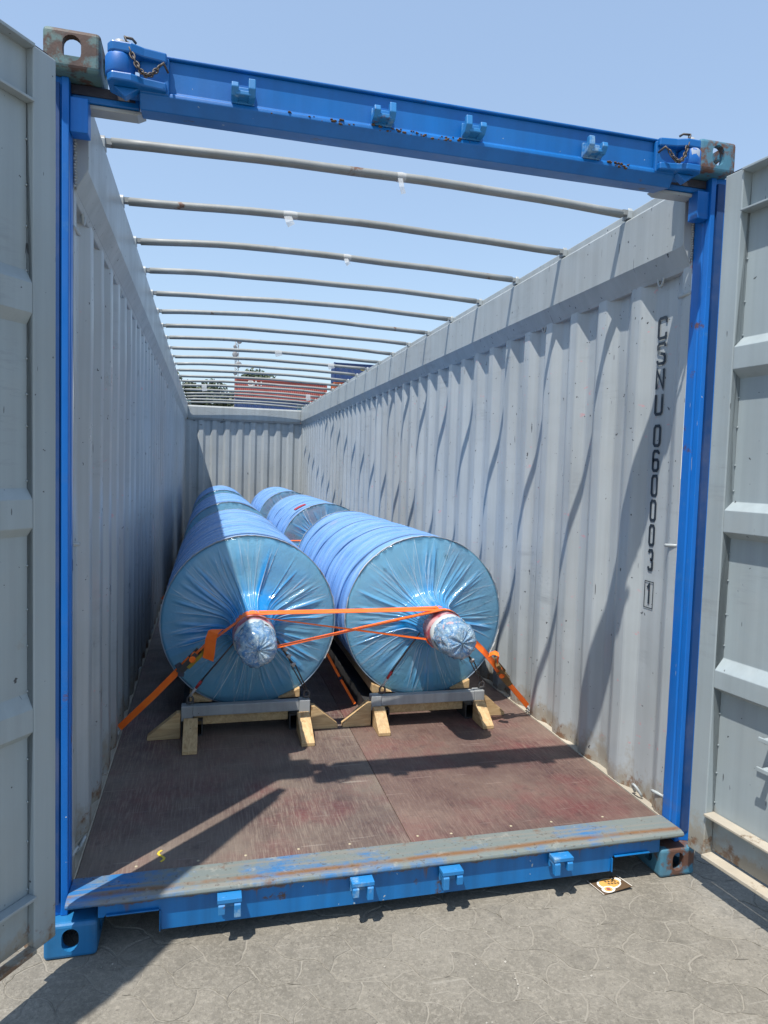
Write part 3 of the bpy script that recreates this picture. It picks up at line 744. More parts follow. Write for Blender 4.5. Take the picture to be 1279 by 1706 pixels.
# ------------------------------------------------------------------ rollers
RR_ = .475; BL = 2.30
def ridged(t, seed, n=46):
    return 0
def make_end(parent, discmat, seed):
    rs = random.Random(seed)
    # steel end plate with hub flange, bolts and shaft
    m = MB(); m.lathe([(.10, -.006), (.466, -.006), (.470, .0), (.470, .02)], 72)
    e = m.build('end_plate', discmat, parent)
    m = MB(); m.lathe([(.095, -.016), (.165, -.016), (.170, -.012), (.170, -.0065)], 48); m.build('hub_flange', DISC, e)
    for k in range(8):
        t = 2*math.pi*k/8 + .3; m = MB(); m.lathe([(.0001, -.034), (.010, -.034), (.012, -.030), (.012, -.0165)], 6, 'y', (.135*math.cos(t), 0, .135*math.sin(t))); m.build('bolt', DARKST, e)
    for k in range(6):
        t = 2*math.pi*k/6 + .2; m = MB(); m.lathe([(.006, -.0085), (.011, -.009), (.011, -.0065)], 12, 'y', (.38*math.cos(t), 0, .38*math.sin(t))); m.build('tapped_hole', DARKST, e)
    # gathered film: random pleats running in to the shaft, narrow white creases on top of them
    NT_ = 720; prof = [(.4765, .03), (.4765, .002), (.474, -.006), (.46, -.010), (.44, -.013), (.42, -.015), (.40, -.017), (.38, -.019), (.355, -.021), (.33, -.023), (.305, -.025), (.28, -.027), (.255, -.030), (.235, -.033), (.215, -.036), (.20, -.039), (.185, -.043), (.17, -.050), (.157, -.060), (.145, -.075), (.135, -.095), (.125, -.12), (.117, -.15), (.111, -.185), (.107, -.225), (.1055, -.27), (.104, -.32)]
    Rr, Hh = np.array([p[0] for p in prof])[:, None], np.array([p[1] for p in prof])[:, None]
    th = (2*np.pi*np.arange(NT_)/NT_)[None, :]; q = np.clip((.478 - Rr)/.37, 0, 1)
    wrap = lambda a: np.abs((th - a + np.pi) % (2*np.pi) - np.pi)
    amp = np.zeros((len(prof), NT_)); fd = amp.copy(); lay = amp.copy(); cre = amp.copy()
    for k in range(70):
        a, w, hh, reach, lean = rs.uniform(0, 6.283), rs.uniform(.012, .06), rs.uniform(.25, 1.0), rs.uniform(0, .5), rs.uniform(-.3, .3)
        g_ = np.clip((q - reach*.5)*5, 0, 1); wq = w*(.6 + .9*q); d = np.clip(1 - wrap(a + lean*q*.4)/wq, 0, 1)
        amp += d*hh*g_; fd = np.maximum(fd, (1 - (1 - d)**2)*hh*g_*(d > 0))
    for k in range(10):
        a, w, hh = rs.uniform(0, 6.283), rs.uniform(.10, .32), rs.uniform(.3, 1); lay = np.maximum(lay, hh*np.clip((w - wrap(a))/.03, 0, 1))
    for k in range(95):
        a, w, hh, q0, q1, lean = rs.uniform(0, 6.283), rs.uniform(.006, .016), rs.uniform(.25, 1)**1.3, rs.uniform(-.25, .45), rs.uniform(.45, 1.2), rs.uniform(-.7, .7)
        g_ = np.clip((q - q0)*6, 0, 1)*np.clip((q1 - q)*6, 0, 1); d = np.clip(1 - wrap(a + lean*q*.35)/(w*(.45 + q)), 0, 1)
        cre = np.maximum(cre, d*hh*g_); amp += d*.5*hh*g_
    nz = np.array([[mnoise.noise(Vector((r*9, t, seed))) for t in np.linspace(0, 18.8, 90)] for r in Rr[:, 0]]); nz = np.repeat(nz, 8, axis=1)
    k_ = np.ones(25)/25; nz = np.array([np.convolve(np.concatenate([row[-12:], row, row[:12]]), k_, 'valid') for row in nz])
    am = amp*.0075*np.clip(q*4, 0, 1)*np.where(Hh > -.1, 1, .5) + .010*q*nz
    rr = Rr + np.where(Hh < -.1, am*.9, 0); hh = Hh - np.where(Hh >= -.2, am, am*.2)
    V = np.stack([rr*np.cos(th), hh + 0*th, rr*np.sin(th)], -1).reshape(-1, 3)
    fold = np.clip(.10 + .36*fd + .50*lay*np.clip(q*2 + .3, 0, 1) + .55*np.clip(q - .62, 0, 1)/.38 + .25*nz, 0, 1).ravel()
    n = len(prof); I = np.arange(n - 1)[:, None]*NT_; K = np.arange(NT_)[None, :]; K2 = (K + 1) % NT_
    F = np.stack([I + K, I + K2, I + NT_ + K2, I + NT_ + K], -1).reshape(-1, 4)
    m = MB(); m.add(V.tolist(), F.tolist(), True)
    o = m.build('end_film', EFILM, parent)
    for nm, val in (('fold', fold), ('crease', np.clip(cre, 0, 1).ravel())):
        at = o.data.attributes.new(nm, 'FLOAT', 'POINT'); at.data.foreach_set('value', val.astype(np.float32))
    # rim: thin bound edge with crumpled clear tape
    m = MB(); m.tube([(.4775*math.cos(t) , -.003 + .002*math.sin(9*t), .4775*math.sin(t)) for t in [2*math.pi*k/90 for k in range(90)]], .0035, 6, closed=True); m.build('rim_band', paint('rim_grey', (.20, .26, .33), .35) if 'rim_grey' not in bpy.data.materials else bpy.data.materials['rim_grey'], parent)
    m = MB()
    for (a0, a1) in ((58, 150), (10, 40), (165, 188), (-28, -8)):
        pts = [((.479 + rs.uniform(-.001, .004))*math.cos(R(a)), -.004 + rs.uniform(-.008, .004), (.479 + rs.uniform(-.001, .004))*math.sin(R(a))) for a in np.arange(a0, a1, 2.5)]
        m.ribbon(pts, (0, 1, 0), .016, .0012)
    rt = m.build('rim_tape', TAPE, parent); rt['kind'] = 'stuff'
    # shaft with printed collar, tape ring and crumpled cap
    m = MB(); m.lathe([(.0001, -.56), (.088, -.56), (.092, -.55), (.092, .0), (.10, .02)], 40); sh = m.build('shaft', DISC, parent)
    m = MB(); m.lathe([(.1045, -.30), (.107, -.31), (.106, -.40), (.101, -.43)], 48, fn=lambda r, h, t: (r + .002*math.sin(7*t + h*40), h)); m.build('printed_collar', COLLAR, sh)
    m = MB(); m.lathe([(.1015, -.42), (.104, -.425), (.103, -.462), (.098, -.467)], 48, fn=lambda r, h, t: (r + .0015*math.sin(5*t + h*60), h)); m.build('tape_ring', WHITE, sh)
    def crumple(r, h, t):
        e = .014*mnoise.noise(Vector((math.cos(t)*3, math.sin(t)*3, h*22 + seed))) + .009*mnoise.noise(Vector((math.cos(t)*9, math.sin(t)*9, h*60 + seed)))
        return max(r + e*min(1, r/.03), 0), h + (e*.9 if r < .09 else e*.3)
    cap = [(.0985, -.46), (.0985, -.475), (.097, -.50), (.095, -.53), (.0935, -.56), (.092, -.585), (.089, -.603), (.082, -.617), (.070, -.625), (.052, -.629), (.032, -.631), (.014, -.632), (.0001, -.632)]
    m = MB(); m.lathe(cap, 72, fn=crumple); m.build('shaft_cap_wrap', BULB, sh)
    # creased film standing off the cap
    m = MB()
    return e
def make_roller(label, loc, seed, discmat):
    root = thing('wrapped_roller', label, 'roller', loc, 'film-wrapped rollers in two rows')
    rs = random.Random(seed)
    prof = []; y = .0; lay = 0
    prof.append((.4755, 0.0))
    while y < BL:
        step = rs.uniform(.05, .15); y2 = min(BL, y + step); a = rs.uniform(-.0015, .002)
        prof += [(.4765 + a + .0025, y + .004), (.4765 + a, (y+y2)/2), (.4765 + a - .0012, y2 - .002)]; y = y2
    prof.append((.4755, BL))
    m = MB(); m.lathe(prof, 128, fn=lambda r, h, t: (r + .003*mnoise.noise(Vector((math.cos(t)*2.5, math.sin(t)*2.5, h*3 + seed))), h + .012*math.sin(t*1 + h) if .02 < h < BL - .02 else h))
    m.build('film_wrap', FILM, root)
    make_end(root, discmat, seed)
    # the far end: same pieces turned round
    for k in kids(root):
        if k.name.split('.')[0] == 'film_wrap': continue
        c = dup(k, root); c.rotation_euler.z = math.pi; c.location.y = BL
    return root
LX, RX, ZC = -.487, .530, .748; Y0 = 1.55; PT = 3.52
LB = {('L', 0): 'nearest blue wrapped roller on the left, an orange tail hanging at its shaft', ('R', 0): 'nearest blue wrapped roller on the right, its shaft cap crumpled, beside the sunlit wall',
      ('L', 1): 'blue wrapped roller behind the nearest left one, half in wall shade', ('R', 1): 'blue wrapped roller with red end plate behind the nearest right one',
      ('L', 2): 'rearmost blue wrapped roller of the left row, by the end wall', ('R', 2): 'rearmost blue wrapped roller of the right row, by the end wall'}
for i in range(3):
    for s, x in (('L', LX), ('R', RX)):
        r = make_roller(LB[(s, i)], (x, Y0 + i*PT, ZC), 11 + i*7 + (3 if s == 'R' else 0), DISCR if (s == 'R' and i > 0) else DISC)
        if i == 1 and s == 'R':
            m = MB(); vs = []; 
            for a in range(6):
                for b in range(6):
                    t = R(112 + a*3.2); vs.append((.484*math.cos(t), .30 + b*.03 + a*.012, .484*math.sin(t)))
            m.add(vs, [(a*6+b, a*6+b+1, (a+1)*6+b+1, (a+1)*6+b) for a in range(5) for b in range(5)], True); m.build('red_marking', REDSL, r)

# ------------------------------------------------------------------ cradles
def make_cradle(label, loc):
    root = thing('steel_cradle', label, 'cradle', loc, 'steel cradles under the rollers')
    W = .335; D = 2.66
    for y in (0, D - .06):
        m = MB(); m.box(-W + .055, W - .055, y, y + .045, .108, .164); m.build('cross_rail', STEEL, root, bevel=.004)
    for s in (-1, 1):
        for y in (0, D - .06):
            m = MB(); m.box(*sorted((s*(W - .055), s*(W + .004))), y - .004, y + .058, .086, .166); m.build('corner_post', STEEL, root, bevel=.004)
        # hollow skid
        m = MB(); x0, x1 = sorted((s*(W + .004), s*(W - .106)))
        for a, b, c_, d_ in ((x0, x1, 0, .006), (x0, x1, .080, .0858), (x0, x0 + .006, .006, .080), (x1 - .006, x1, .006, .080)): m.box(a, b, .01, D, c_, d_)
        m.build('skid_tube', SKID, root)
    m = MB(); m.box(-W + .058, W - .110, .048, .12, .046, .1065); m.build('timber_bearer', WOOD, root, bevel=.003)
    m = MB(); m.box(-W + .03, W - .06, D - .2, D - .13, .0875, .135); m.build('timber_bearer', WOOD, root, bevel=.003)
    for s in (-1, 1):    # long timber wedges cradling the drum
        m = MB(); m.prism([(s*.18, .137), (s*.30, .137), (s*.30, .190)], lambda p, z, w: (p, w, z), .14, D - .2); m.build('timber_cradle', WOOD, root, bevel=.003)
    return root
CLB = {('L', 0): 'low grey steel cradle under the nearest left roller', ('R', 0): 'low grey steel cradle under the nearest right roller',
       ('L', 1): 'steel cradle under the second roller of the left row', ('R', 1): 'steel cradle under the second roller of the right row',
       ('L', 2): 'steel cradle under the rearmost left roller', ('R', 2): 'steel cradle under the rearmost right roller'}
FZ = .1757
c0 = None
for i in range(3):
    for s, x in (('L', -.505), ('R', .518)):
        if c0 is None: c0 = make_cradle(CLB[(s, i)], (x, 1.375 + i*PT, FZ)); continue
        c = dup(c0); c.location = (x, 1.375 + i*PT, FZ); c['label'] = CLB[(s, i)]

# ------------------------------------------------------------------ timber chocks
def chock(label, pos, ang, L, Hh, W, stamp=False):
    # triangular block: tall face at local y=0, tapering towards local -y
    m = MB(); m.prism([(0, 0), (0, Hh), (-.02, Hh), (-L, .018), (-L, 0)], lambda p, z, w: (w, p, z), -W/2, W/2)
    o = m.build('timber_chock', WOOD, None, bevel=.002); o.location = pos; o.rotation_euler.z = ang
    tag(o, label, 'wooden chock', 'timber chocks nailed round the cradles')
    m = MB()
    for k in range(3): m.lathe([(.0001, .004), (.004, .003), (.0045, 0)], 8, 'z', (rnd.uniform(-.25, .25)*W, -L*(.35 + .2*k), Hh*(1 - (.35 + .2*k)) + .008))
    m.build('nail_head', DARKST, o)
    if stamp:
        m = MB(); sx_ = W/2 + .0006
        for a, b, c_, d_ in ((-.03, -.075, .045, .047), (-.03, -.075, .018, .020), (-.03, -.0315, .02, .045), (-.0735, -.075, .02, .045), (-.045, -.047, .022, .043), (-.055, -.0565, .025, .043), (-.06, -.068, .032, .034)):
            m.add([(sx_, a, c_), (sx_, b, c_), (sx_, b, d_), (sx_, a, d_)], [(0, 1, 2, 3)])
        m.build('ink_stamp', INK, o)
    return o
chock('pine chock before the left post of the left cradle', (-.795, 1.368, FZ), 0, .225, .105, .072)
chock('pine chock before the right post of the left cradle, steeply lit', (-.205, 1.368, FZ), 0, .225, .105, .068)
chock('pine chock before the left post of the right cradle', (.218, 1.368, FZ), 0, .160, .110, .066)
chock('pine chock before the right post of the right cradle', (.818, 1.368, FZ), 0, .160, .112, .066)
chock('triangular pine chock braced against the outer left side of the left cradle', (-.8475, 1.385, FZ), -math.pi/2, .165, .135, .05)
chock('stamped triangular pine chock on the inner side of the left cradle', (-.160, 1.395, FZ), math.pi/2, .150, .130, .05, True)
chock('triangular pine chock on the inner side of the right cradle', (.178, 1.395, FZ), -math.pi/2, .160, .135, .05)
chock('triangular pine chock on the wall side of the right cradle', (.862, 1.43, FZ), math.pi/2, .140, .125, .05)

# ------------------------------------------------------------------ straps
def over_shaft(cx, a0, a1, n, r, y): return [(cx + r*math.cos(R(a0 + (a1-a0)*i/n)), y, ZC + r*math.sin(R(a0 + (a1-a0)*i/n))) for i in range(n+1)]
def ratchet(parent, P, d, wv, metal, handlemat):
    P, d, wv = Vector(P), Vector(d).normalized(), Vector(wv).normalized(); wv = (wv - d*wv.dot(d)).normalized(); nn = d.cross(wv)
    if nn.y > 0: nn = -nn
    T = lambda a, b, c: P + d*a + wv*b + nn*c
    root = MB()
    for s in (-1, 1): root.box(-.075, .065, *sorted((s*.027, s*.031)), -.012, .024, T=T)
    root.box(-.07, -.02, -.0265, .0265, .016, .022, T=T)
    o = root.build('ratchet', metal, parent, bevel=.002)
    m = MB(); m.tube([T(.03, -.036, .006), T(.03, .036, .006)], .017, 14); m.build('spool', STRAP, o)
    m = MB()
    for s in (-1, 1): m.box(-.02, .10, *sorted((s*.033, s*.036)), .012, .030, T=T)
    m.box(.085, .115, -.036, .036, .014, .034, T=T); m.build('handle', handlemat, o, bevel=.003)
    return o
YS = 1.245
def strap_left(dy):
    Rr = .1085
    t = thing('ratchet_strap', 'orange strap from the left floor over the left shaft, its tail hanging at a ratchet', 'strap', (-1.15, 1.40 + dy, .24), 'orange ratchet straps')
    o = Vector((1.15, -1.40, -.24))
    loc = lambda p: Vector(p) + o
    a = Vector((-1.150, 1.40, .24)); b = Vector((-.800, 1.275, .622))
    m = MB()
    top = over_shaft(LX, 148, 74, 9, Rr, YS); top2 = over_shaft(RX, 108, 88, 4, Rr, YS)
    pts = [b + (Vector((-.72, 1.255, .70)) - b)*0, (-.735, 1.252, .690)] + top + top2
    m.ribbon([loc(p) for p in [tuple(pts[0])] + pts[1:]], (0, 1, 0), .050, .003)
    m.ribbon([loc(p + Vector((0, -.002, .004*0))) for p in (a, a.lerp(b, .5) + Vector((0, 0, -.006)), b)], (.55, -.30, -.62), .033, .004)
    m.build('webbing', STRAP, t)
    m = MB(); yy = YS + .040; m.ribbon([loc(p) for p in over_shaft(LX, 150, 80, 7, Rr - .001, yy) + [(.10, yy + .01, ZC + Rr - .006)] + over_shaft(RX, 104, 84, 4, Rr + .0035, yy + .0)], (0, 1, 0), .044, .003); m.build('webbing', STRAP, t)
    m = MB(); m.ribbon([loc(p) for p in ((-.660, 1.235, .778), (-.672, 1.205, .785), (-.690, 1.19, .775), (-.700, 1.185, .74), (-.706, 1.19, .68), (-.712, 1.20, .635))], [(.75, -.5, .1)]*6, .062, .0025); m.build('loose_tail', STRAP, t)
    ratchet(t, loc(b.lerp(Vector((-.735, 1.252, .690)), -.1)), (b - a), (.1, 1, .1), DARKST, paint('ratchet_yellow', (.30, .22, .02), .45) if 'ratchet_yellow' not in bpy.data.materials else bpy.data.materials['ratchet_yellow'])
    m = MB(); m.tube([loc((-1.150, 1.40, .24)), loc((-1.158, 1.405, .228)), loc((-1.166, 1.41, .215)), loc((-1.168, 1.405, .20)), loc((-1.160, 1.40, .20))], .005, 7); m.build('hook', GALV, t)
    m = MB(); m.ribbon([loc(p) for p in ((-.862, 1.272, .60), (-.842, 1.27, .565), (-.845, 1.262, .535))], (.6, .3, .8), .03, .012); m.build('edge_pad', BLACKR, t)
    t.location.y = 1.40 + dy
    return t
def strap_right(dy):
    Rr = .112
    t = thing('ratchet_strap', 'orange strap from the right wall base up through a brass ratchet to the right shaft', 'strap', (1.155, 1.405 + dy, .215), 'orange ratchet straps')
    o = Vector((-1.155, -1.405, -.215)); loc = lambda p: Vector(p) + o
    a = Vector((1.150, 1.405, .222)); b = Vector((.915, 1.30, .465)); c = Vector((.770, 1.215, .622))
    y = YS - .035
    m = MB(); m.ribbon([loc(p) for p in (a, a.lerp(b, .5), b)], (.75, .25, .6), .030, .006)
    m.ribbon([loc(p) for p in (b, b.lerp(c, .5) + Vector((0, -.006, .006)), c, Vector((.668, 1.205, .715)))], (.55, .6, .5), .042, .003)
    # over the right shaft and down across to the left shaft's lower flank
    m.ribbon([loc(p) for p in over_shaft(RX, -15, 108, 10, Rr, y) + over_shaft(LX, -38, -60, 3, Rr, y)], (0, 1, 0), .048, .003)
    m.build('webbing', STRAP, t)
    ratchet(t, loc(a.lerp(b, .93)), (b - a), (.3, 1, .2), RATCH, RATCH)
    m = MB(); m.ribbon([loc(p) for p in (c + Vector((.03, -.02, -.02)), c + Vector((.045, -.05, .0)), c + Vector((.07, -.055, -.01)), c + Vector((.075, -.03, -.06)))], (.3, 1, .3), .036, .003); m.build('loose_tail', STRAP, t)
    m = MB(); m.tube([loc(a), loc(a + Vector((.008, .004, -.016))), loc(a + Vector((.014, .004, -.028))), loc(a + Vector((.004, .0, -.036)))], .006, 7); m.build('hook', GALV, t)
    t.location.y = 1.405 + dy
    return t
def strap_thin(dy):
    t = thing('ratchet_strap', 'thin twisted orange strap between the two nearest shafts, running under the right one', 'strap', (0, YS + dy, ZC), 'orange ratchet straps')
    o = Vector((0, -YS, -ZC)); y = YS - .075
    P = [Vector(p) + Vector((0, 0, 0)) + o for p in over_shaft(LX, 112, 62, 6, .1095, y) + over_shaft(RX, 205, 238, 4, .110, y + .03)]
    W = [(0, 1, 0)]*6 + [(0, .5, .0)] + [(0, 1, .9)]*2 + [(0, 1, 0)]*3
    m = MB(); m.ribbon(P, W[:len(P)], .013, .003); m.build('webbing', STRAP, t)
    return t
for i in range(2):
    a = strap_left(i*PT); b = strap_right(i*PT)
    if i == 0: strap_thin(0)
    else:
        a['label'] = 'orange strap glimpsed behind the nearest left roller, hooked low on the left wall'
        b['label'] = 'orange strap glimpsed between the rollers, across the red second right roller'
t = thing('ratchet_strap', 'thin orange strap slanting down to the floor in the dark gap between the nearest cradles', 'strap', (.155, 1.70, .19), 'orange ratchet straps')
m = MB(); m.ribbon([(0, 0, 0), (-.08, .06, .14), (-.165, .15, .30)], (1, .4, .3), .016, .003); m.build('webbing', STRAP, t)
m = MB(); m.ribbon([(-.088, .056, .152), (-.080, .05, .138)], (1, .4, .3), .024, .008); m.build('black_sleeve', BLACKR, t)

# ------------------------------------------------------------------ wire lashings
def wire(label, foot, top, chain=False, red=True):
    f, p = Vector(foot), Vector(top); d = p - f; L = d.length; u = d.normalized()
    t = thing('wire_lashing', label, 'wire lashing', foot, 'wire lashings from the cradles to the shafts')
    m = MB()
    ring = [Vector((0, 0, -.004)) + Vector((.016*math.cos(a), 0, .020 + .020*math.sin(a))) for a in [2*math.pi*k/14 for k in range(14)]]
    m.tube(ring, .0055, 7, closed=True); m.tube([(-.022, 0, .0), (.022, 0, .0)], .006, 8); m.build('shackle', DARKST, t)
    s1 = Vector((0, 0, .036))
    if red:
        k = s1 + u*.055
        m = MB(); m.tube([s1, s1 + u*.02, k], [.0085, .006, .0085], 8); m.build('wire_clip', GALV, t)
        m = MB(); m.tube([k, k + u*.05], .0075, 8); m.build('red_sleeve', REDSL, t)
        m = MB(); m.tube([k + u*.05, d], .0042, 7)
        m.tube([k + u*.02 + Vector((.012, 0, 0)), k + u*.07 + Vector((.004, 0, 0))], .003, 6); m.build('cable', DARKST, t)
    else:
        k = s1 + u*(L*.42)
        m = MB(); m.tube([s1 + Vector((-.007, 0, 0)), k + Vector((-.010, 0, 0))], .0035, 6); m.tube([s1 + Vector((.004, 0, 0)), k + Vector((.012, 0, 0)), k + u*.03], .0035, 6); m.build('cable', DARKST, t)
        for q in (.42, .55, .66):
            mm = MB(); c = s1 + u*(L*q); mm.tube([c + Vector((-.014, -.006, 0)), c + Vector((.014, -.006, .006))], .006, 7); mm.tube([c - u*.012, c + u*.012], .009, 8); mm.build('wire_clip', GALV, t)
        m = MB(); m.tube([k, d], .006, 7); m.build('hose_sleeve', DARKST, t)
    return t
wire('wire with red sleeve at the left corner of the left cradle', (-.800, 1.395, FZ + .178), (-.575, 1.30, .70))
wire('clipped wire at the right corner of the left cradle', (-.185, 1.395, FZ + .178), (-.385, 1.28, .735), red=False)
wire('wire with red sleeve at the left corner of the right cradle', (.245, 1.395, FZ + .178), (.438, 1.29, .735))
wire('dark clipped wire at the right corner of the right cradle', (.845, 1.395, FZ + .178), (.635, 1.28, .69), red=False)

# ------------------------------------------------------------------ flattened carton
cd = thing('flattened_carton', 'flat brown and orange printed carton on the paving near the right corner', 'carton', (.83, 0, .002))
P = [Vector((-.077, .042, 0)), Vector((.061, .047, .004)), Vector((.073, -.041, .012)), Vector((-.059, -.053, 0))]
def bil(u, v, z): q = P[3].lerp(P[2], u).lerp(P[0].lerp(P[1], u), v); return (q.x, q.y, q.z + z)
m = MB(); n = 6
m.add([bil(u/n, v/n, .0) for v in range(n+1) for u in range(n+1)], [(v*(n+1)+u, v*(n+1)+u+1, (v+1)*(n+1)+u+1, (v+1)*(n+1)+u) for v in range(n) for u in range(n)])
m.build('card_sheet', CARD, cd, solid=.0016)
def blob(cx, cy_, rx, ry, z, mat, nm, rot=0):
    m = MB(); pts = [bil(cx + rx*math.cos(t)*math.cos(rot) - ry*math.sin(t)*math.sin(rot), cy_ + rx*math.cos(t)*math.sin(rot) + ry*math.sin(t)*math.cos(rot), z) for t in [2*math.pi*k/24 for k in range(24)]]
    m.add(pts, [tuple(range(24))]); m.build(nm, mat, cd)
blob(.50, .55, .36, .40, .0016, CARDW, 'white_border', -.3); blob(.52, .57, .31, .33, .0022, CARDO, 'orange_panel', -.3)
blob(.28, .20, .20, .22, .0028, CARDW, 'white_border'); blob(.28, .20, .12, .15, .0034, CARDO, 'round_badge'); blob(.28, .20, .06, .09, .0040, CARDR, 'badge_centre'); blob(.86, .68, .075, .17, .0018, CARDW, 'white_badge')
m = MB()
for r in range(2):
    for k in range(4):
        u = .43 + k*.085 + r*.02; v = .66 - r*.18 - k*.035
        m.add([bil(u, v, .003), bil(u + .055, v - .02, .003), bil(u + .06, v + .09, .003), bil(u + .005, v + .11, .003)], [(0, 1, 2, 3)])
m.build('print_strokes', CARD, cd)
m = MB(); m.add([bil(.0, 0, .0018), bil(.02, 0, .0018), bil(.02, 1, .0018), bil(0, 1, .0018)], [(0, 1, 2, 3)]); m.add([bil(.975, 0, .0018), bil(1, 0, .0018), bil(1, 1, .0018), bil(.975, 1, .0018)], [(0, 1, 2, 3)]); m.build('white_edge', CARDW, cd)

# ------------------------------------------------------------------ far yard: container stacks, mast, trees
def far_box(label, loc, rot, mat, L=12.19, logo=None):
    t = thing('stacked_container', label, 'container', loc, 'containers stacked far behind')
    t.rotation_euler.z = rot
    m = MB(); n = 44
    xs = []
    for i in range(n):
        a = .2 + (L - .4)*i/n; w = (L - .4)/n
        xs += [(a, 0), (a + w*.25, 0), (a + w*.5, 1), (a + w*.75, 1)]
    xs.append((L - .2, 0))
    for yy, sg in ((.06, 1), (2.38, -1)):
        vs = [(x, yy + sg*.036*d, z) for x, d in xs for z in (.16, 2.47)]
        m.add(vs, [(2*i, 2*i+2, 2*i+3, 2*i+1) for i in range(len(xs)-1)])
    for x, sg in ((.06, 1), (L - .06, -1)):
        ys = [(.2 + 2.04*i/20, i % 2) for i in range(21)]
        vs = [(x + sg*.03*d, y, z) for y, d in ys for z in (.16, 2.47)]; m.add(vs, [(2*i, 2*i+2, 2*i+3, 2*i+1) for i in range(20)])
    m.box(.02, L - .02, .08, 2.36, 2.47, 2.53); m.box(.02, L - .02, .08, 2.36, .06, .158); m.build('wall_shell', mat, t)
    m = MB()
    for x0, x1 in ((0, .2), (L - .2, L)):
        for y0, y1 in ((0, .2), (2.238, 2.438)): m.box(x0, x1, y0, y1, 0, 2.591)
    m.box(.2, L - .2, .0, .058, .03, .16); m.box(.2, L - .2, .0, .058, 2.47, 2.56); m.box(.2, L - .2, 2.384, 2.438, .03, .16); m.box(.2, L - .2, 2.384, 2.438, 2.47, 2.56)
    m.build('frame', mat, t)
    if logo:
        m = MB()
        if logo == 'CAI':
            for k, ch in enumerate('CAI'): glyph(m, ch, lambda u, v: (1.75 + k*.68 + u, .02, 1.80 + v), .55, .56, .15)
        elif logo == 'bars':
            for rr, (a, b) in enumerate(((3.6, 8.6), (4.6, 9.4), (3.2, 7.2))):
                x = a
                while x < b:
                    w = rnd.uniform(.25, .6); m.add([(x, .02, 1.75 - rr*.55), (x + w, .02, 1.75 - rr*.55), (x + w, .02, 2.1 - rr*.55), (x, .02, 2.1 - rr*.55)], [(0, 1, 2, 3)]); x += w + .15
        m.build('lettering', PRINT if logo == 'CAI' else YELLOW, t)
    return t
BX, BY = 1.2, 88.
ROT = R(-1.0)
def col(x, y, mats, labels, rot, logos):
    for i, (mt, lb) in enumerate(zip(mats, labels)):
        far_box(lb, (x, y, i*2.595), rot, mt, logo=logos.get(i))
col(2.65, 91.5, [NAVY, RED, ORNG, NAVY, RED], ['navy container at the foot of the red-topped far stack', 'red container second from the ground in the red-topped far stack', 'orange container in the middle of the red-topped far stack', 'navy container just below the top red one far behind', 'long haze-tinted red container topping the far stack, white letters near its left end'], ROT, {4: 'CAI'})
col(15.3, 89, [ORNG, NAVY, RED, NAVY, ORNG, NAVY], ['orange container at the foot of the tallest far stack', 'navy container second from the ground in the tallest far stack', 'red container third from the ground in the tallest far stack', 'navy container fourth from the ground in the tallest far stack', 'orange container below the topmost navy one', 'navy container topmost of the tallest far stack, yellow print on its side'], ROT, {5: 'bars'})

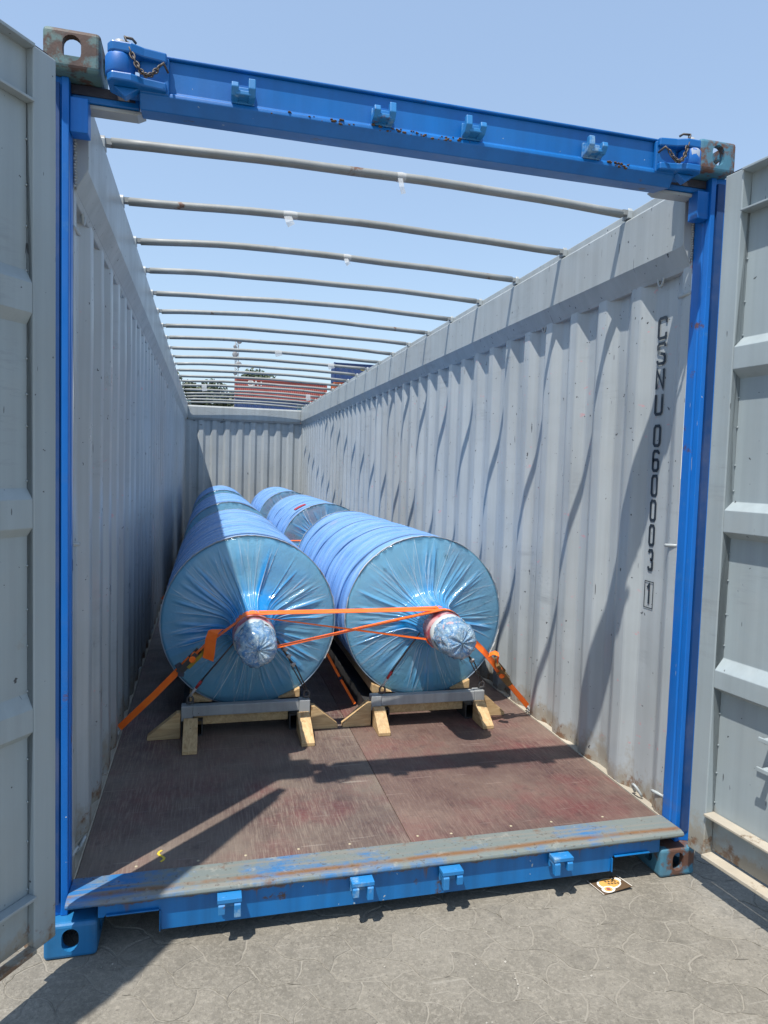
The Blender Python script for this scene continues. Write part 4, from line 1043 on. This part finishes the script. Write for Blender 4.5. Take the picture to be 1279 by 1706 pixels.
mast = thing('lattice_mast', 'slender steel lattice mast with antennas standing far behind the bows', 'mast', (3.15, 100, 0))
m = MB(); hw = .28; top = 19.6
for a in (-1, 1):
    for b in (-1, 1): m.tube([(a*hw, b*hw, 0), (a*hw*.8, b*hw*.8, top)], .045, 5)
k = 0; z = 0.
while z < top - .6:
    for (a, b) in (((-1, -1), (1, -1)), ((1, -1), (1, 1)), ((1, 1), (-1, 1)), ((-1, 1), (-1, -1))):
        q = .8 + .2*(1 - z/top); m.tube([(a[0]*hw*q, a[1]*hw*q, z), (b[0]*hw*q, b[1]*hw*q, z + .6)], .028, 4)
    z += .6
m.build('lattice', MASTM, mast)
for z, dx, r in ((19.2, .3, .38), (17.3, -.25, .42), (15.9, .25, .45), (14.7, -.2, .3), (18.4, -.3, .25)):
    m = MB(); m.lathe([(.01, .1), (r*.6, .05), (r, -.08), (r*.98, -.10), (.01, .0)], 16, 'y', (dx, -.45, z)); m.tube([(dx, -.40, z), (0, 0, z)], .05, 6); m.build('dish_antenna', MASTM, mast)

def tree(label, x, y, h, cw, seed):
    rs = random.Random(seed); t = thing('tree', label, 'tree', (x, y, 0), 'trees beyond the yard')
    m = MB(); m.tube([(0, 0, 0), (.1, 0, h*.3), (.0, .1, h*.6), (.1, 0, h*.9)], [h*.025, h*.02, h*.014, h*.004], 8)
    for k in range(9):
        a = rs.uniform(0, 6.28); z = h*rs.uniform(.3, .75); L = cw*rs.uniform(.5, .9); m.tube([(0.05, 0, z), (L*.5*math.cos(a), L*.5*math.sin(a), z + L*.25), (L*math.cos(a), L*math.sin(a), z + L*.45)], [h*.01, h*.007, h*.002], 5)
    m.build('trunk', BARK, t)
    m = MB(); cl = []
    for k in range(40):
        a = rs.uniform(0, 6.28); rr = cw*math.sqrt(rs.random())*.85; zz = h*rs.uniform(.25, .95)
        s = 1 - max(0, (zz/h - .6)/.42)**2*.75; cl.append((rr*math.cos(a)*s, rr*math.sin(a)*s, zz, cw*rs.uniform(.2, .38)))
    for k in range(5200):
        c = rs.choice(cl); v = Vector((rs.gauss(0, 1), rs.gauss(0, 1), rs.gauss(0, .8))).normalized()*c[3]*rs.uniform(.55, 1.05)
        p = Vector(c[:3]) + v; sz = h*.021*rs.uniform(.7, 1.4); a = Vector((rs.gauss(0, 1), rs.gauss(0, 1), rs.gauss(0, 1))).normalized(); b = a.orthogonal().normalized()
        m.add([p - a*sz, p + b*sz*.6, p + a*sz, p - b*sz*.6], [(0, 1, 2, 3)])
    m.build('crown', LEAF, t, fixn=False)
    return t
tree('broad dark tree left of the far red container', -3.4, 96, 13.2, 3.6, 1)
tree('dark rounded tree next to the far red container', .0, 97, 12.9, 3.4, 2)
tree('dark tree rising between the broad tree and the left rail', -6.6, 99, 14.2, 3.4, 3)
tree('dark tree crown showing above the far red container', 7.0, 116, 17.2, 5.4, 4)
